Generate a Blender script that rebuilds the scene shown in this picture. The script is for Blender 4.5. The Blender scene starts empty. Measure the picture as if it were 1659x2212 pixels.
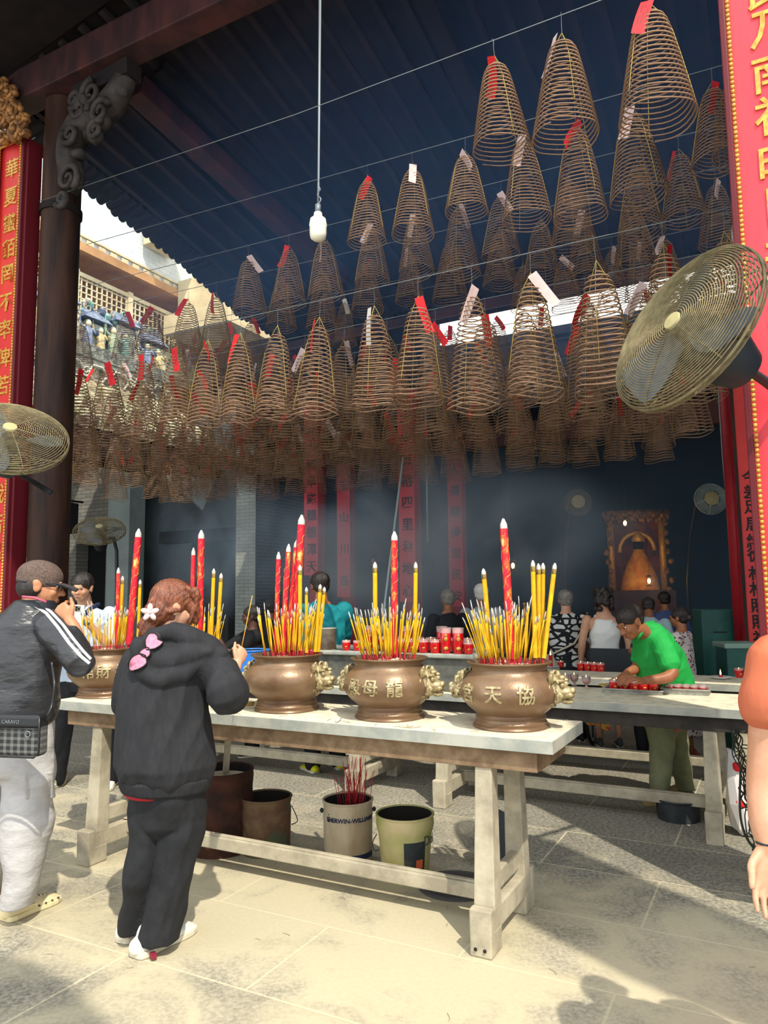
import bpy, bmesh, math, random
import numpy as np
from mathutils import Vector, Matrix, noise, Quaternion
random.seed(7); rng = random.Random(11)
S = bpy.context.scene; COL = S.collection
V = Vector
# ------------------------------------------------------------ camera
F, PIT, ROL, H, A = 1600.0, .1085, -.012, 1.55, .485
cam = bpy.data.cameras.new('camera'); camo = bpy.data.objects.new('camera', cam); COL.objects.link(camo)
cam.sensor_fit = 'VERTICAL'; cam.sensor_height = 24.0; cam.lens = F * 24.0 / 2212.0
cam.clip_start = .05; cam.clip_end = 200
camo.matrix_world = Matrix.Translation((0, 0, H)) @ Matrix.Rotation(math.pi / 2 + PIT, 4, 'X') @ Matrix.Rotation(ROL, 4, 'Z')
S.camera = camo
S.view_settings.view_transform = 'Standard'; S.view_settings.look = 'None'
S.view_settings.exposure = 0.5; S.view_settings.gamma = 1.0; S.view_settings.use_curve_mapping = False
S.cycles.max_bounces = 8; S.cycles.diffuse_bounces = 3; S.cycles.glossy_bounces = 3; S.cycles.transmission_bounces = 5
S.cycles.volume_bounces = 1; S.cycles.transparent_max_bounces = 12; S.cycles.sample_clamp_indirect = 4.0
S.cycles.use_denoising = True
# ------------------------------------------------------------ sky and sun
wd = bpy.data.worlds.new('sky'); S.world = wd; wd.use_nodes = True
wn = wd.node_tree; bg = wn.nodes['Background']
bg.inputs[0].default_value = (.90, .95, 1.0, 1); bg.inputs[1].default_value = 1.6
SUN = V((.25, -.68, 1.0)).normalized()          # towards the sun
sl = bpy.data.lights.new('sun', 'SUN'); sl.energy = 3.4; sl.angle = .012; sl.color = (1, .93, .80)
so = bpy.data.objects.new('sun', sl); COL.objects.link(so)
so.rotation_euler = SUN.to_track_quat('Z', 'Y').to_euler()

# ------------------------------------------------------------ frames
E1 = V((math.cos(A), -math.sin(A), 0)); NN = V((math.sin(A), math.cos(A), 0)); UP = V((0, 0, 1))
RZ = -A                                        # z rotation of the building frame
def SN(s, n, z=0): return E1 * s + NN * n + V((0, 0, z))
def tosn(P): return P.dot(E1), P.dot(NN), P.z
def ray(px, py):
    X = px - 829.5; Y = py - 1106; c, s = math.cos(ROL), math.sin(ROL)
    x = c * X + s * Y; y = -s * X + c * Y; u = -y / F; r = x / F
    return V((r, math.cos(PIT) - u * math.sin(PIT), math.sin(PIT) + u * math.cos(PIT)))
def PD(px, py, D): d = ray(px, py); return d * (D / d.y) + V((0, 0, H))
def PZ(px, py, z=0.0): d = ray(px, py); return d * ((z - H) / d.z) + V((0, 0, H))
def PN(px, py, n): d = ray(px, py); return d * (n / d.dot(NN)) + V((0, 0, H))
def PS(px, py, s): d = ray(px, py); return d * (s / d.dot(E1)) + V((0, 0, H))

# ------------------------------------------------------------ tagging
def tag(o, label=None, cat=None, group=None, kind=None):
    if label: o['label'] = label
    if cat: o['category'] = cat
    if group: o['group'] = group
    if kind: o['kind'] = kind
    return o
def thing(name, label, cat, loc=(0, 0, 0), rz=0.0, group=None):
    o = bpy.data.objects.new(name, None); COL.objects.link(o)
    o.empty_display_size = .1; o.location = loc; o.rotation_euler = (0, 0, rz)
    return tag(o, label, cat, group)
def kids(o): return [c for c in list(COL.objects) if c.parent == o]
CH = {}
def link(o, parent=None):
    COL.objects.link(o)
    if parent is not None:
        o.parent = parent; CH.setdefault(parent.name, []).append(o)
    return o
def dup(r, loc=None, rot=None, scale=None, label=None, group=None):
    c = r.copy(); COL.objects.link(c)
    if loc is not None: c.location = loc
    if rot is not None: c.rotation_euler = rot
    if scale is not None: c.scale = scale
    if label: c['label'] = label
    if group: c['group'] = group
    for ch in CH.get(r.name, []):
        d = ch.copy(); COL.objects.link(d); d.parent = c; CH.setdefault(c.name, []).append(d)
        for g in CH.get(ch.name, []):
            e = g.copy(); COL.objects.link(e); e.parent = d; CH.setdefault(d.name, []).append(e)
    return c

# ------------------------------------------------------------ mesh builder
class MB:
    def __init__(s): s.v = []; s.f = []; s.m = []; s.mi = 0
    def add(s, vs, fs, mi=None):
        o = len(s.v); s.v.extend([tuple(p) for p in vs]); mi = s.mi if mi is None else mi
        for f in fs: s.f.append(tuple(i + o for i in f)); s.m.append(mi)
    def box(s, c, d, M=None, mi=None, taper=(1, 1)):
        x, y, z = d[0] / 2, d[1] / 2, d[2] / 2; P = []
        for k in (-1, 1):
            tx, ty = (taper if k > 0 else (1, 1))
            for a, b in ((-1, -1), (1, -1), (1, 1), (-1, 1)):
                p = V((a * x * tx, b * y * ty, k * z))
                P.append((M @ p if M is not None else p) + V(c))
        s.add(P, [(3, 2, 1, 0), (4, 5, 6, 7), (0, 1, 5, 4), (1, 2, 6, 5), (2, 3, 7, 6), (3, 0, 4, 7)], mi)
    def beam(s, p, q, w, h, up=UP, mi=None, w2=None, h2=None):
        p, q = V(p), V(q); d = (q - p).normalized(); r = d.cross(up)
        if r.length < 1e-4: r = d.cross(V((0, 1, 0)))
        r.normalize(); u = r.cross(d); P = []
        for c, ww, hh in ((p, w, h), (q, w2 or w, h2 or h)):
            for a, b in ((-1, -1), (1, -1), (1, 1), (-1, 1)): P.append(c + r * (a * ww / 2) + u * (b * hh / 2))
        s.add(P, [(0, 1, 2, 3), (7, 6, 5, 4), (4, 5, 1, 0), (5, 6, 2, 1), (6, 7, 3, 2), (7, 4, 0, 3)], mi)
    def tube(s, pts, r, k=8, mi=None, caps=True, sec=None):
        pts = [V(p) for p in pts]; n = len(pts); rs = r if isinstance(r, (list, tuple)) else [r] * n
        P = []; u = None
        for i, p in enumerate(pts):
            d = (pts[min(i + 1, n - 1)] - pts[max(i - 1, 0)])
            d = d.normalized() if d.length > 1e-9 else UP
            if u is None:
                u = d.orthogonal().normalized()
                if abs(d.z) < .9: u = (UP - d * d.z).normalized()
            else:
                u = (u - d * u.dot(d)); u = u.normalized() if u.length > 1e-6 else d.orthogonal().normalized()
            w = d.cross(u)
            for j in range(k):
                a = 2 * math.pi * j / k
                P.append(p + (u * math.cos(a) + w * math.sin(a)) * rs[i])
        fs = [(i * k + j, i * k + (j + 1) % k, (i + 1) * k + (j + 1) % k, (i + 1) * k + j) for i in range(n - 1) for j in range(k)]
        if caps: fs += [tuple(range(k - 1, -1, -1)), tuple((n - 1) * k + j for j in range(k))]
        s.add(P, fs, mi)
    def lathe(s, prof, k=40, c=(0, 0, 0), mi=None, M=None, closed=False):
        P = []; n = len(prof)
        for r, z in prof:
            for j in range(k):
                a = 2 * math.pi * j / k; p = V((r * math.cos(a), r * math.sin(a), z))
                P.append((M @ p if M is not None else p) + V(c))
        fs = [(i * k + j, i * k + (j + 1) % k, (i + 1) * k + (j + 1) % k, (i + 1) * k + j) for i in range(n - 1) for j in range(k)]
        if closed: fs += [tuple(range(k - 1, -1, -1)), tuple((n - 1) * k + j for j in range(k))]
        s.add(P, fs, mi)
    def ell(s, c, r, M=None, k=16, mi=None):
        P = []; n = k // 2; c = V(c); r = V(r) if not isinstance(r, (int, float)) else V((r, r, r))
        for i in range(1, n):
            t = math.pi * i / n
            for j in range(k):
                a = 2 * math.pi * j / k
                p = V((r.x * math.sin(t) * math.cos(a), r.y * math.sin(t) * math.sin(a), r.z * math.cos(t)))
                P.append((M @ p if M is not None else p) + c)
        for z in (r.z, -r.z):
            p = V((0, 0, z)); P.append((M @ p if M is not None else p) + c)
        t0, b0 = len(P) - 2, len(P) - 1
        fs = [(i * k + j, (i + 1) * k + j, (i + 1) * k + (j + 1) % k, i * k + (j + 1) % k) for i in range(n - 2) for j in range(k)]
        fs += [(t0, j, (j + 1) % k) for j in range(k)] + [(b0, (n - 2) * k + (j + 1) % k, (n - 2) * k + j) for j in range(k)]
        s.add(P, fs, mi)
    def loft(s, secs, k=20, mi=None, X=V((1, 0, 0)), Y=V((0, 1, 0)), rnd=1.0):
        """closed loft of ellipses: (centre, rx, ry[, X, Y]); rounded ends"""
        ss = []
        for q in secs: ss.append((V(q[0]), q[1], q[2], (q[3] if len(q) > 3 else X), (q[4] if len(q) > 4 else Y)))
        a, b = ss[0], ss[1]; e, f = ss[-1], ss[-2]
        def cap(a, b):
            d = (a[0] - b[0]).normalized(); r = min(a[1], a[2]) * rnd
            return [(a[0] + d * r * math.sin(t), a[1] * math.cos(t), a[2] * math.cos(t), a[3], a[4]) for t in (1.45, 1.0, .5)]
        ss = cap(a, b) + ss + cap(e, f)[::-1]; P = []; n = len(ss)
        for c, rx, ry, x, y in ss:
            for j in range(k):
                t = 2 * math.pi * j / k; P.append(c + x * (rx * math.cos(t)) + y * (ry * math.sin(t)))
        fs = [(i * k + j, i * k + (j + 1) % k, (i + 1) * k + (j + 1) % k, (i + 1) * k + j) for i in range(n - 1) for j in range(k)]
        fs += [tuple(range(k - 1, -1, -1)), tuple((n - 1) * k + j for j in range(k))]
        s.add(P, fs, mi)
    def limb(s, pts, rs, k=14, mi=None, flat=1.0):
        """tapered round limb with hemispherical ends"""
        pts = [V(p) for p in pts]
        if len(pts) > 2: pts, rs = smooth_path(pts, rs, 5)
        d0 = (pts[0] - pts[1]).normalized(); d1 = (pts[-1] - pts[-2]).normalized()
        P = [pts[0] + d0 * rs[0] * math.sin(t) for t in (1.5, 1.1, .55)] + pts + [pts[-1] + d1 * rs[-1] * math.sin(t) for t in (.55, 1.1, 1.5)]
        R = [rs[0] * math.cos(t) for t in (1.5, 1.1, .55)] + list(rs) + [rs[-1] * math.cos(t) for t in (.55, 1.1, 1.5)]
        s.tube(P, R, k, mi)
    def mesh(s, name, mats, smooth=True):
        me = bpy.data.meshes.new(name); me.from_pydata(s.v, [], s.f)
        mats = mats if isinstance(mats, (list, tuple)) else [mats]
        for m in mats: me.materials.append(m)
        if len(mats) > 1: me.polygons.foreach_set('material_index', s.m)
        if smooth: me.polygons.foreach_set('use_smooth', [True] * len(me.polygons))
        me.update(); return me
    def build(s, name, mats, parent=None, smooth=False, bevel=0.0, seg=2, auto=None, loc=None, rot=None):
        me = s.mesh(name, mats, smooth or auto is not None)
        o = bpy.data.objects.new(name, me); link(o, parent)
        if loc is not None: o.location = loc
        if rot is not None: o.rotation_euler = rot
        if auto is not None: me.set_sharp_from_angle(angle=math.radians(auto))
        if bevel > 0:
            b = o.modifiers.new('bevel', 'BEVEL'); b.width = bevel; b.segments = seg; b.limit_method = 'ANGLE'; b.angle_limit = .6
        return o
def smooth_path(pts, rs, sub=4):
    P = []; R = []; n = len(pts)
    for i in range(n - 1):
        p0, p1, p2, p3 = pts[max(i - 1, 0)], pts[i], pts[i + 1], pts[min(i + 2, n - 1)]
        for j in range(sub):
            t = j / sub; t2, t3 = t * t, t * t * t
            P.append(.5 * ((2 * p1) + (p2 - p0) * t + (2 * p0 - 5 * p1 + 4 * p2 - p3) * t2 + (3 * p1 - p0 - 3 * p2 + p3) * t3))
            R.append(rs[i] + (rs[i + 1] - rs[i]) * (t * t * (3 - 2 * t)))
    P.append(pts[-1]); R.append(rs[-1]); return P, R
def catm(pts, sub=6): return smooth_path([V(p) for p in pts], [1] * len(pts), sub)[0]
ROTB = Matrix.Rotation(RZ, 3, 'Z')
def struct(o, name=None):
    o['kind'] = 'structure'; return o

# ------------------------------------------------------------ materials
def hexc(h):
    h = h.lstrip('#'); c = [int(h[i:i + 2], 16) / 255 for i in (0, 2, 4)]
    return tuple(((x / 12.92) if x <= .04045 else ((x + .055) / 1.055) ** 2.4) for x in c) + (1,)
def mat(name, c, rough=.7, metal=0.0, c2=None, scale=8.0, detail=5, bump=0.0, bscale=None, c3=None, spec=.3, stretch=(1, 1, 1), lo=.38, hi=.62, sheen=0, coat=0):
    m = bpy.data.materials.new(name); m.use_nodes = True; nt = m.node_tree; b = nt.nodes['Principled BSDF']
    c = hexc(c) if isinstance(c, str) else tuple(c) + (1,) * (4 - len(c))
    b.inputs['Base Color'].default_value = c; b.inputs['Roughness'].default_value = rough; b.inputs['Metallic'].default_value = metal
    b.inputs['Specular IOR Level'].default_value = spec
    if coat: b.inputs['Coat Weight'].default_value = coat
    if c2 is not None or bump:
        tc = nt.nodes.new('ShaderNodeTexCoord'); mp = nt.nodes.new('ShaderNodeMapping'); mp.inputs['Scale'].default_value = stretch
        nt.links.new(tc.outputs['Object'], mp.inputs[0])
    if c2 is not None:
        c2 = hexc(c2) if isinstance(c2, str) else tuple(c2) + (1,)
        nz = nt.nodes.new('ShaderNodeTexNoise'); nz.inputs['Scale'].default_value = scale; nz.inputs['Detail'].default_value = detail; nz.inputs['Roughness'].default_value = .65
        rp = nt.nodes.new('ShaderNodeValToRGB'); rp.color_ramp.elements[0].position = lo; rp.color_ramp.elements[1].position = hi
        rp.color_ramp.elements[0].color = c; rp.color_ramp.elements[1].color = c2
        if c3 is not None:
            e = rp.color_ramp.elements.new((lo + hi) / 2); e.color = hexc(c3) if isinstance(c3, str) else tuple(c3) + (1,)
        nt.links.new(mp.outputs[0], nz.inputs['Vector']); nt.links.new(nz.outputs[0], rp.inputs[0]); nt.links.new(rp.outputs[0], b.inputs['Base Color'])
    if bump:
        n2 = nt.nodes.new('ShaderNodeTexNoise'); n2.inputs['Scale'].default_value = bscale or scale * 2; n2.inputs['Detail'].default_value = 4
        bp = nt.nodes.new('ShaderNodeBump'); bp.inputs['Strength'].default_value = bump; bp.inputs['Distance'].default_value = .02
        nt.links.new(mp.outputs[0], n2.inputs['Vector']); nt.links.new(n2.outputs[0], bp.inputs['Height']); nt.links.new(bp.outputs[0], b.inputs['Normal'])
    return m
def nodes(m): return m.node_tree, m.node_tree.nodes['Principled BSDF']
def brick_mat(name, c1, c2, mort, bw=.24, bh=.07, ms=.008, plane='nz', bump=.4, rough=.8, noisec=None):
    """bricks laid in the building frame: plane nz (walls along n) or sz (walls along s) or sn (floor)"""
    m = bpy.data.materials.new(name); m.use_nodes = True; nt, b = nodes(m); b.inputs['Roughness'].default_value = rough
    b.inputs['Specular IOR Level'].default_value = .25
    g = nt.nodes.new('ShaderNodeNewGeometry'); mp = nt.nodes.new('ShaderNodeMapping'); mp.inputs['Rotation'].default_value = (0, 0, A)
    nt.links.new(g.outputs['Position'], mp.inputs[0])
    sx = nt.nodes.new('ShaderNodeSeparateXYZ'); nt.links.new(mp.outputs[0], sx.inputs[0])
    cx = nt.nodes.new('ShaderNodeCombineXYZ'); a_, b_ = {'nz': ('Y', 'Z'), 'sz': ('X', 'Z'), 'sn': ('X', 'Y')}[plane]
    nt.links.new(sx.outputs[a_], cx.inputs['X']); nt.links.new(sx.outputs[b_], cx.inputs['Y'])
    br = nt.nodes.new('ShaderNodeTexBrick'); br.inputs['Scale'].default_value = 1; br.inputs['Brick Width'].default_value = bw; br.inputs['Row Height'].default_value = bh
    br.inputs['Mortar Size'].default_value = ms; br.inputs['Mortar Smooth'].default_value = .3; br.inputs['Bias'].default_value = 0
    br.inputs['Color1'].default_value = hexc(c1); br.inputs['Color2'].default_value = hexc(c2); br.inputs['Mortar'].default_value = hexc(mort)
    nt.links.new(cx.outputs[0], br.inputs['Vector'])
    nz = nt.nodes.new('ShaderNodeTexNoise'); nz.inputs['Scale'].default_value = 3; nz.inputs['Detail'].default_value = 8; nt.links.new(g.outputs['Position'], nz.inputs['Vector'])
    mx = nt.nodes.new('ShaderNodeMix'); mx.data_type = 'RGBA'; mx.blend_type = 'MULTIPLY'; mx.inputs['Factor'].default_value = .45
    nt.links.new(br.outputs['Color'], mx.inputs['A']); nt.links.new(nz.outputs['Color'], mx.inputs['B'])
    rp = nt.nodes.new('ShaderNodeValToRGB'); rp.color_ramp.elements[0].position = .3; rp.color_ramp.elements[0].color = (.5, .5, .5, 1); rp.color_ramp.elements[1].position = .65; rp.color_ramp.elements[1].color = (1, 1, 1, 1)
    nt.links.new(nz.outputs[0], rp.inputs[0]); nt.links.new(rp.outputs[0], mx.inputs['B'])
    nt.links.new(mx.outputs['Result'], b.inputs['Base Color'])
    bp = nt.nodes.new('ShaderNodeBump'); bp.inputs['Strength'].default_value = bump; bp.inputs['Distance'].default_value = .01; bp.invert = True
    nt.links.new(br.outputs['Fac'], bp.inputs['Height']); nt.links.new(bp.outputs[0], b.inputs['Normal'])
    return m
def glass_mat(name, c, rough=.05, alpha=None):
    m = bpy.data.materials.new(name); m.use_nodes = True; nt, b = nodes(m)
    b.inputs['Base Color'].default_value = hexc(c); b.inputs['Roughness'].default_value = rough
    b.inputs['Transmission Weight'].default_value = .75; b.inputs['IOR'].default_value = 1.3
    return m

def floor_mat():
    m = brick_mat('stone_slabs', '85837b', '98958a', 'b3ab94', bw=1.3, bh=.62, ms=.007, plane='sn', bump=.25, rough=.75)
    nt, b = nodes(m); L = nt.links
    base = b.inputs['Base Color'].links[0].from_socket
    g = nt.nodes.new('ShaderNodeNewGeometry')
    sp = nt.nodes.new('ShaderNodeTexNoise'); sp.inputs['Scale'].default_value = 48; sp.inputs['Detail'].default_value = 6; sp.inputs['Roughness'].default_value = .7; L.new(g.outputs['Position'], sp.inputs['Vector'])
    r1 = nt.nodes.new('ShaderNodeValToRGB'); r1.color_ramp.elements[0].position = .42; r1.color_ramp.elements[0].color = (.38, .38, .38, 1); r1.color_ramp.elements[1].position = .58; r1.color_ramp.elements[1].color = (1.25, 1.22, 1.15, 1)
    L.new(sp.outputs[0], r1.inputs[0])
    m1 = nt.nodes.new('ShaderNodeMix'); m1.data_type = 'RGBA'; m1.blend_type = 'MULTIPLY'; m1.inputs['Factor'].default_value = .95
    L.new(base, m1.inputs['A']); L.new(r1.outputs[0], m1.inputs['B'])
    # pale incense ash trodden over the slabs, thickest round the front table
    mp = nt.nodes.new('ShaderNodeMapping'); mp.vector_type = 'POINT'; mp.inputs['Rotation'].default_value = (0, 0, A); L.new(g.outputs['Position'], mp.inputs[0])
    m2 = nt.nodes.new('ShaderNodeMapping'); m2.inputs['Location'].default_value = (2.0 / 2.4, -3.1 / .75, 0); m2.inputs['Scale'].default_value = (1 / 2.4, 1 / .75, 0); L.new(mp.outputs[0], m2.inputs[0])
    ln = nt.nodes.new('ShaderNodeVectorMath'); ln.operation = 'LENGTH'; L.new(m2.outputs[0], ln.inputs[0])
    nz = nt.nodes.new('ShaderNodeTexNoise'); nz.inputs['Scale'].default_value = 2.2; nz.inputs['Detail'].default_value = 9; nz.inputs['Roughness'].default_value = .62; nz.inputs['Distortion'].default_value = .6; L.new(g.outputs['Position'], nz.inputs['Vector'])
    ad = nt.nodes.new('ShaderNodeMath'); ad.operation = 'MULTIPLY_ADD'; ad.inputs[1].default_value = -.34; L.new(ln.outputs['Value'], ad.inputs[0]); 
    sc = nt.nodes.new('ShaderNodeMath'); sc.operation = 'MULTIPLY_ADD'; sc.inputs[1].default_value = 1.9; sc.inputs[2].default_value = -.18; L.new(nz.outputs[0], sc.inputs[0]); L.new(sc.outputs[0], ad.inputs[2])
    r2 = nt.nodes.new('ShaderNodeMapRange'); r2.inputs['From Min'].default_value = .05; r2.inputs['From Max'].default_value = .6; r2.inputs['To Min'].default_value = .12; r2.inputs['To Max'].default_value = .86
    L.new(ad.outputs[0], r2.inputs['Value'])
    m3 = nt.nodes.new('ShaderNodeMix'); m3.data_type = 'RGBA'; m3.inputs['B'].default_value = hexc('bfb496'); L.new(r2.outputs[0], m3.inputs['Factor']); L.new(m1.outputs['Result'], m3.inputs['A'])
    br = [n for n in nt.nodes if n.type == 'TEX_BRICK'][0]; f4 = nt.nodes.new('ShaderNodeMath'); f4.operation = 'MULTIPLY'; f4.inputs[1].default_value = .36; L.new(br.outputs['Fac'], f4.inputs[0])
    m4 = nt.nodes.new('ShaderNodeMix'); m4.data_type = 'RGBA'; m4.inputs['B'].default_value = hexc('cfc5a6'); L.new(f4.outputs[0], m4.inputs['Factor']); L.new(m3.outputs['Result'], m4.inputs['A'])
    L.new(m4.outputs['Result'], b.inputs['Base Color'])
    return m
M = {}
M['floor'] = floor_mat()
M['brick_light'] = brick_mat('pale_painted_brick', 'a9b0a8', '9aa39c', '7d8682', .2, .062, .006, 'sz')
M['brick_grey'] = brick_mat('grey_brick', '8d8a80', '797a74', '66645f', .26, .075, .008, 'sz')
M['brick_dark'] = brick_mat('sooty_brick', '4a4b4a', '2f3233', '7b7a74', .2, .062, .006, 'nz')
M['brick_white'] = brick_mat('white_painted_brick', 'dfe6ea', 'd2dbe2', 'b9c6d0', .3, .09, .006, 'nz', bump=.25)
M['plaster'] = mat('cream_plaster', 'd9cfae', .85, c2='b8a988', scale=1.2)
M['ochre'] = mat('ochre_plaster', 'c0976a', .8, c2='9b7248', scale=.9)
M['greypost'] = mat('blue_grey_paint', '9aa9a8', .6, c2='8b9a9a', scale=2)
M['soot'] = mat('sooty_wood', '241d1c', .75, c2='171517', scale=3, bump=.2, spec=.15)
M['rooftimber'] = mat('dark_red_timber', '4a2624', .65, c2='2c1a1c', scale=4, bump=.15, stretch=(1, 1, .3))
M['rafter'] = mat('sooty_rafter', '281c1b', .8, c2='191516', scale=3)
M['postwood'] = mat('dark_lacquer_post', '40271c', .6, c2='1f1613', scale=2.2, bump=.1, stretch=(3, 3, .35), spec=.2)
M['redboard'] = mat('red_lacquer_board', 'c41f26', .45, c2='d8371f', scale=1.6, lo=.42, hi=.7, spec=.4, bump=.05, stretch=(1, 1, .5))
M['redboard2'] = mat('rose_red_lacquer_board', 'cf2f3e', .4, c2='e0474c', scale=1.1, lo=.4, hi=.66, spec=.45, bump=.05, stretch=(3, 3, .3))
M['redcol'] = mat('red_painted_column', 'a81d28', .5, c2='8a1620', scale=2)
M['gold'] = mat('gold_leaf', 'd9a94e', .38, metal=.35, c2='b9812f', scale=30, spec=.5)
M['gilt_carving'] = mat('gilt_carving', 'a9753f', .5, metal=.25, c2='4a2d1a', scale=14, bump=.3)
M['blackink'] = mat('black_lettering', '15100f', .6)
M['greywood'] = mat('weathered_table_wood', 'b7ae97', .8, c2='8e8673', scale=3.5, bump=.35, bscale=10, stretch=(1, 1, 1), c3='a79e88')
M['ashtop'] = mat('ash_dusted_slab', 'dcd3b8', .85, c2='b5ae98', scale=11, bump=.3, bscale=40, lo=.45, hi=.72)
M['slabedge'] = mat('painted_slab_edge', 'aaa99c', .6, c2='8d9189', scale=6, bump=.1)
M['apron_dark'] = mat('black_apron', '2b2826', .8, c2='3b3631', scale=10)  # near-black apron colour for the tables behind the front one
M['apron'] = mat('rusty_apron', '8a7358', .8, c2='6d5741', scale=12, bump=.2)
M['bronze'] = mat('aged_bronze', '8a7055', .36, metal=.35, c2='70563f', scale=3, bump=.06, bscale=60, spec=.5)
M['brass'] = mat('polished_relief_brass', 'c2b48c', .42, metal=.25, c2='857450', scale=30, bump=.1)
M['sideboard'] = mat('maroon_lacquer', '5c121b', .5)
M['sand'] = mat('pale_ash_sand', 'd9cfb6', .95, c2='b3a88e', scale=60, bump=.6, bscale=90)
M['coil'] = mat('coil_incense', '7d6352', .85, c2='94765c', scale=6, spec=.15)
M['thread'] = mat('yellow_thread', 'b5a04c', .7)
M['wire'] = mat('steel_wire', '7a8286', .5, metal=.4)

M['tagred'] = mat('red_paper', 'd9262b', .7, c2='c41d24', scale=5)
M['tagpale'] = mat('pale_pink_paper', 'cbb6b2', .75, c2='b89f9a', scale=5)
M['tagwhite'] = mat('white_paper', 'd6d3cb', .75)
M['yellow'] = mat('yellow_incense', 'dcb21a', .8, c2='c9941a', scale=14)
M['gilded'] = mat('orange_incense', 'd99a35', .8)
M['redstick'] = mat('red_bamboo', 'a61b26', .7)
M['ash'] = mat('grey_ash', 'b5b4ae', .95)
M['char'] = mat('charred_ash', '4a4846', .95)
M['joss_red'] = mat('dragon_joss_wrap', 'cc1f33', .55, c2='e8c070', c3='e0602a', scale=22, lo=.52, hi=.66, stretch=(1, 1, .45))
M['fanwire'] = mat('dusty_fan_wire', '8c805f', .6, metal=.4, c2='6d6449', scale=20)
M['blackmetal'] = mat('black_metal', '20262c', .5, spec=.4)
M['blade'] = mat('fan_blade_aluminium', '7b8288', .4, metal=.6)
M['white_plastic'] = mat('cream_white_plastic', 'e9e3cc', .35, spec=.5)
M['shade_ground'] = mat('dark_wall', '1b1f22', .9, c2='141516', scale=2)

# ------------------------------------------------------------ big structure
ntrim = [0]
def trim(mb, m, bevel=.0, **k):
    ntrim[0] += 1; o = mb.build('trim_%d' % ntrim[0], m, bevel=bevel, **k); return struct(o)
def snbox(mb, s0, s1, n0, n1, z0, z1, mi=None):
    c = SN((s0 + s1) / 2, (n0 + n1) / 2, (z0 + z1) / 2); mb.box(c, (s1 - s0, n1 - n0, z1 - z0), ROTB, mi)
def snobj(name, s0, s1, n0, n1, z0, z1, m, bevel=0, parent=None):
    mb = MB(); snbox(mb, s0, s1, n0, n1, z0, z1); return mb.build(name, m, parent, bevel=bevel)
struct(snobj('floor', -18, 7, -5, 20, -.2, 0, M['floor']))
# open courtyard hall: rear facade facing the camera at n = 10.3, shrine hall behind it
mb = MB()
snbox(mb, -18, -12.45, 10.3, 10.6, 0, 5.0); snbox(mb, -11.6, -11.1, 10.3, 10.6, 0, 5.0); snbox(mb, -12.45, -11.6, 10.3, 10.6, 2.6, 5.0)
struct(mb.build('wall_rear_left', M['brick_grey']))
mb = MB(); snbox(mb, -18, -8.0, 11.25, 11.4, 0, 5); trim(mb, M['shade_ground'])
mb = MB(); snbox(mb, -12.4, -8.39, 10.9, 11.1, 0, 5); struct(mb.build('wall_gallery', mat('gallery_render', '5c666d', .85, c2='4a5359', scale=1.5)))
mb = MB(); snbox(mb, -9.9, -8.8, 10.84, 10.92, 0, 2.55); trim(mb, mat('doorway_dark', '15181a', .9))
mb = MB(); snbox(mb, -10.6, -8.45, 10.7, 10.9, 2.55, 2.78); trim(mb, mat('lintel_dark', '2a2c30', .8))
mb = MB(); snbox(mb, -12.45, -11.6, 10.62, 10.7, 0, 2.6); trim(mb, mat('doorway_dark2', '121415', .9))
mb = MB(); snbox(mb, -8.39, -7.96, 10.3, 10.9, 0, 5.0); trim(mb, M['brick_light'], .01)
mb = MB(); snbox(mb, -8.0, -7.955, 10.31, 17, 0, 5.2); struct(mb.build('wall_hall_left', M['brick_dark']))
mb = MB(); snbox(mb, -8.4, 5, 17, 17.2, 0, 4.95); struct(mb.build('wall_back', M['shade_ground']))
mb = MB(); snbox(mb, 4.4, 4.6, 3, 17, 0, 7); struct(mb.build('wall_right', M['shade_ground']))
# grey gallery post
mb = MB(); snbox(mb, -11.38 + .02, -10.78, 10.1, 10.5, 0, 5); trim(mb, M['greypost'], .01)
# hall roof beyond the gap, with its plain front fascia
mb = MB()
z0, z1 = 5.02, 5.75
mb.add([SN(-8.6, 9.75, z0), SN(5, 9.75, z0), SN(5, 13.4, z1), SN(-8.6, 13.4, z1), SN(5, 17.2, 4.9), SN(-8.6, 17.2, 4.9),
        SN(-8.6, 9.75, z0 + .12), SN(5, 9.75, z0 + .12), SN(5, 13.4, z1 + .15), SN(-8.6, 13.4, z1 + .15), SN(5, 17.2, 5.05), SN(-8.6, 17.2, 5.05)],
       [(0, 3, 2, 1), (3, 5, 4, 2), (6, 7, 8, 9), (9, 8, 10, 11), (0, 1, 7, 6), (5, 11, 10, 4), (0, 6, 9, 3), (3, 9, 11, 5), (1, 2, 8, 7), (2, 4, 10, 8)])
struct(mb.build('ceiling_hall', M['soot']))
mb = MB(); snbox(mb, -8.0, 4.5, 9.8, 9.95, 4.1, 5.08); trim(mb, M['soot'])
mb = MB(); snbox(mb, -7.9, 4.5, 9.68, 9.8, 3.55, 3.85); trim(mb, M['rooftimber'])
mb = MB(); snbox(mb, -8.2, -4.15, 9.02, 9.7, 4.95, 5.5); trim(mb, M['soot'])
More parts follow.
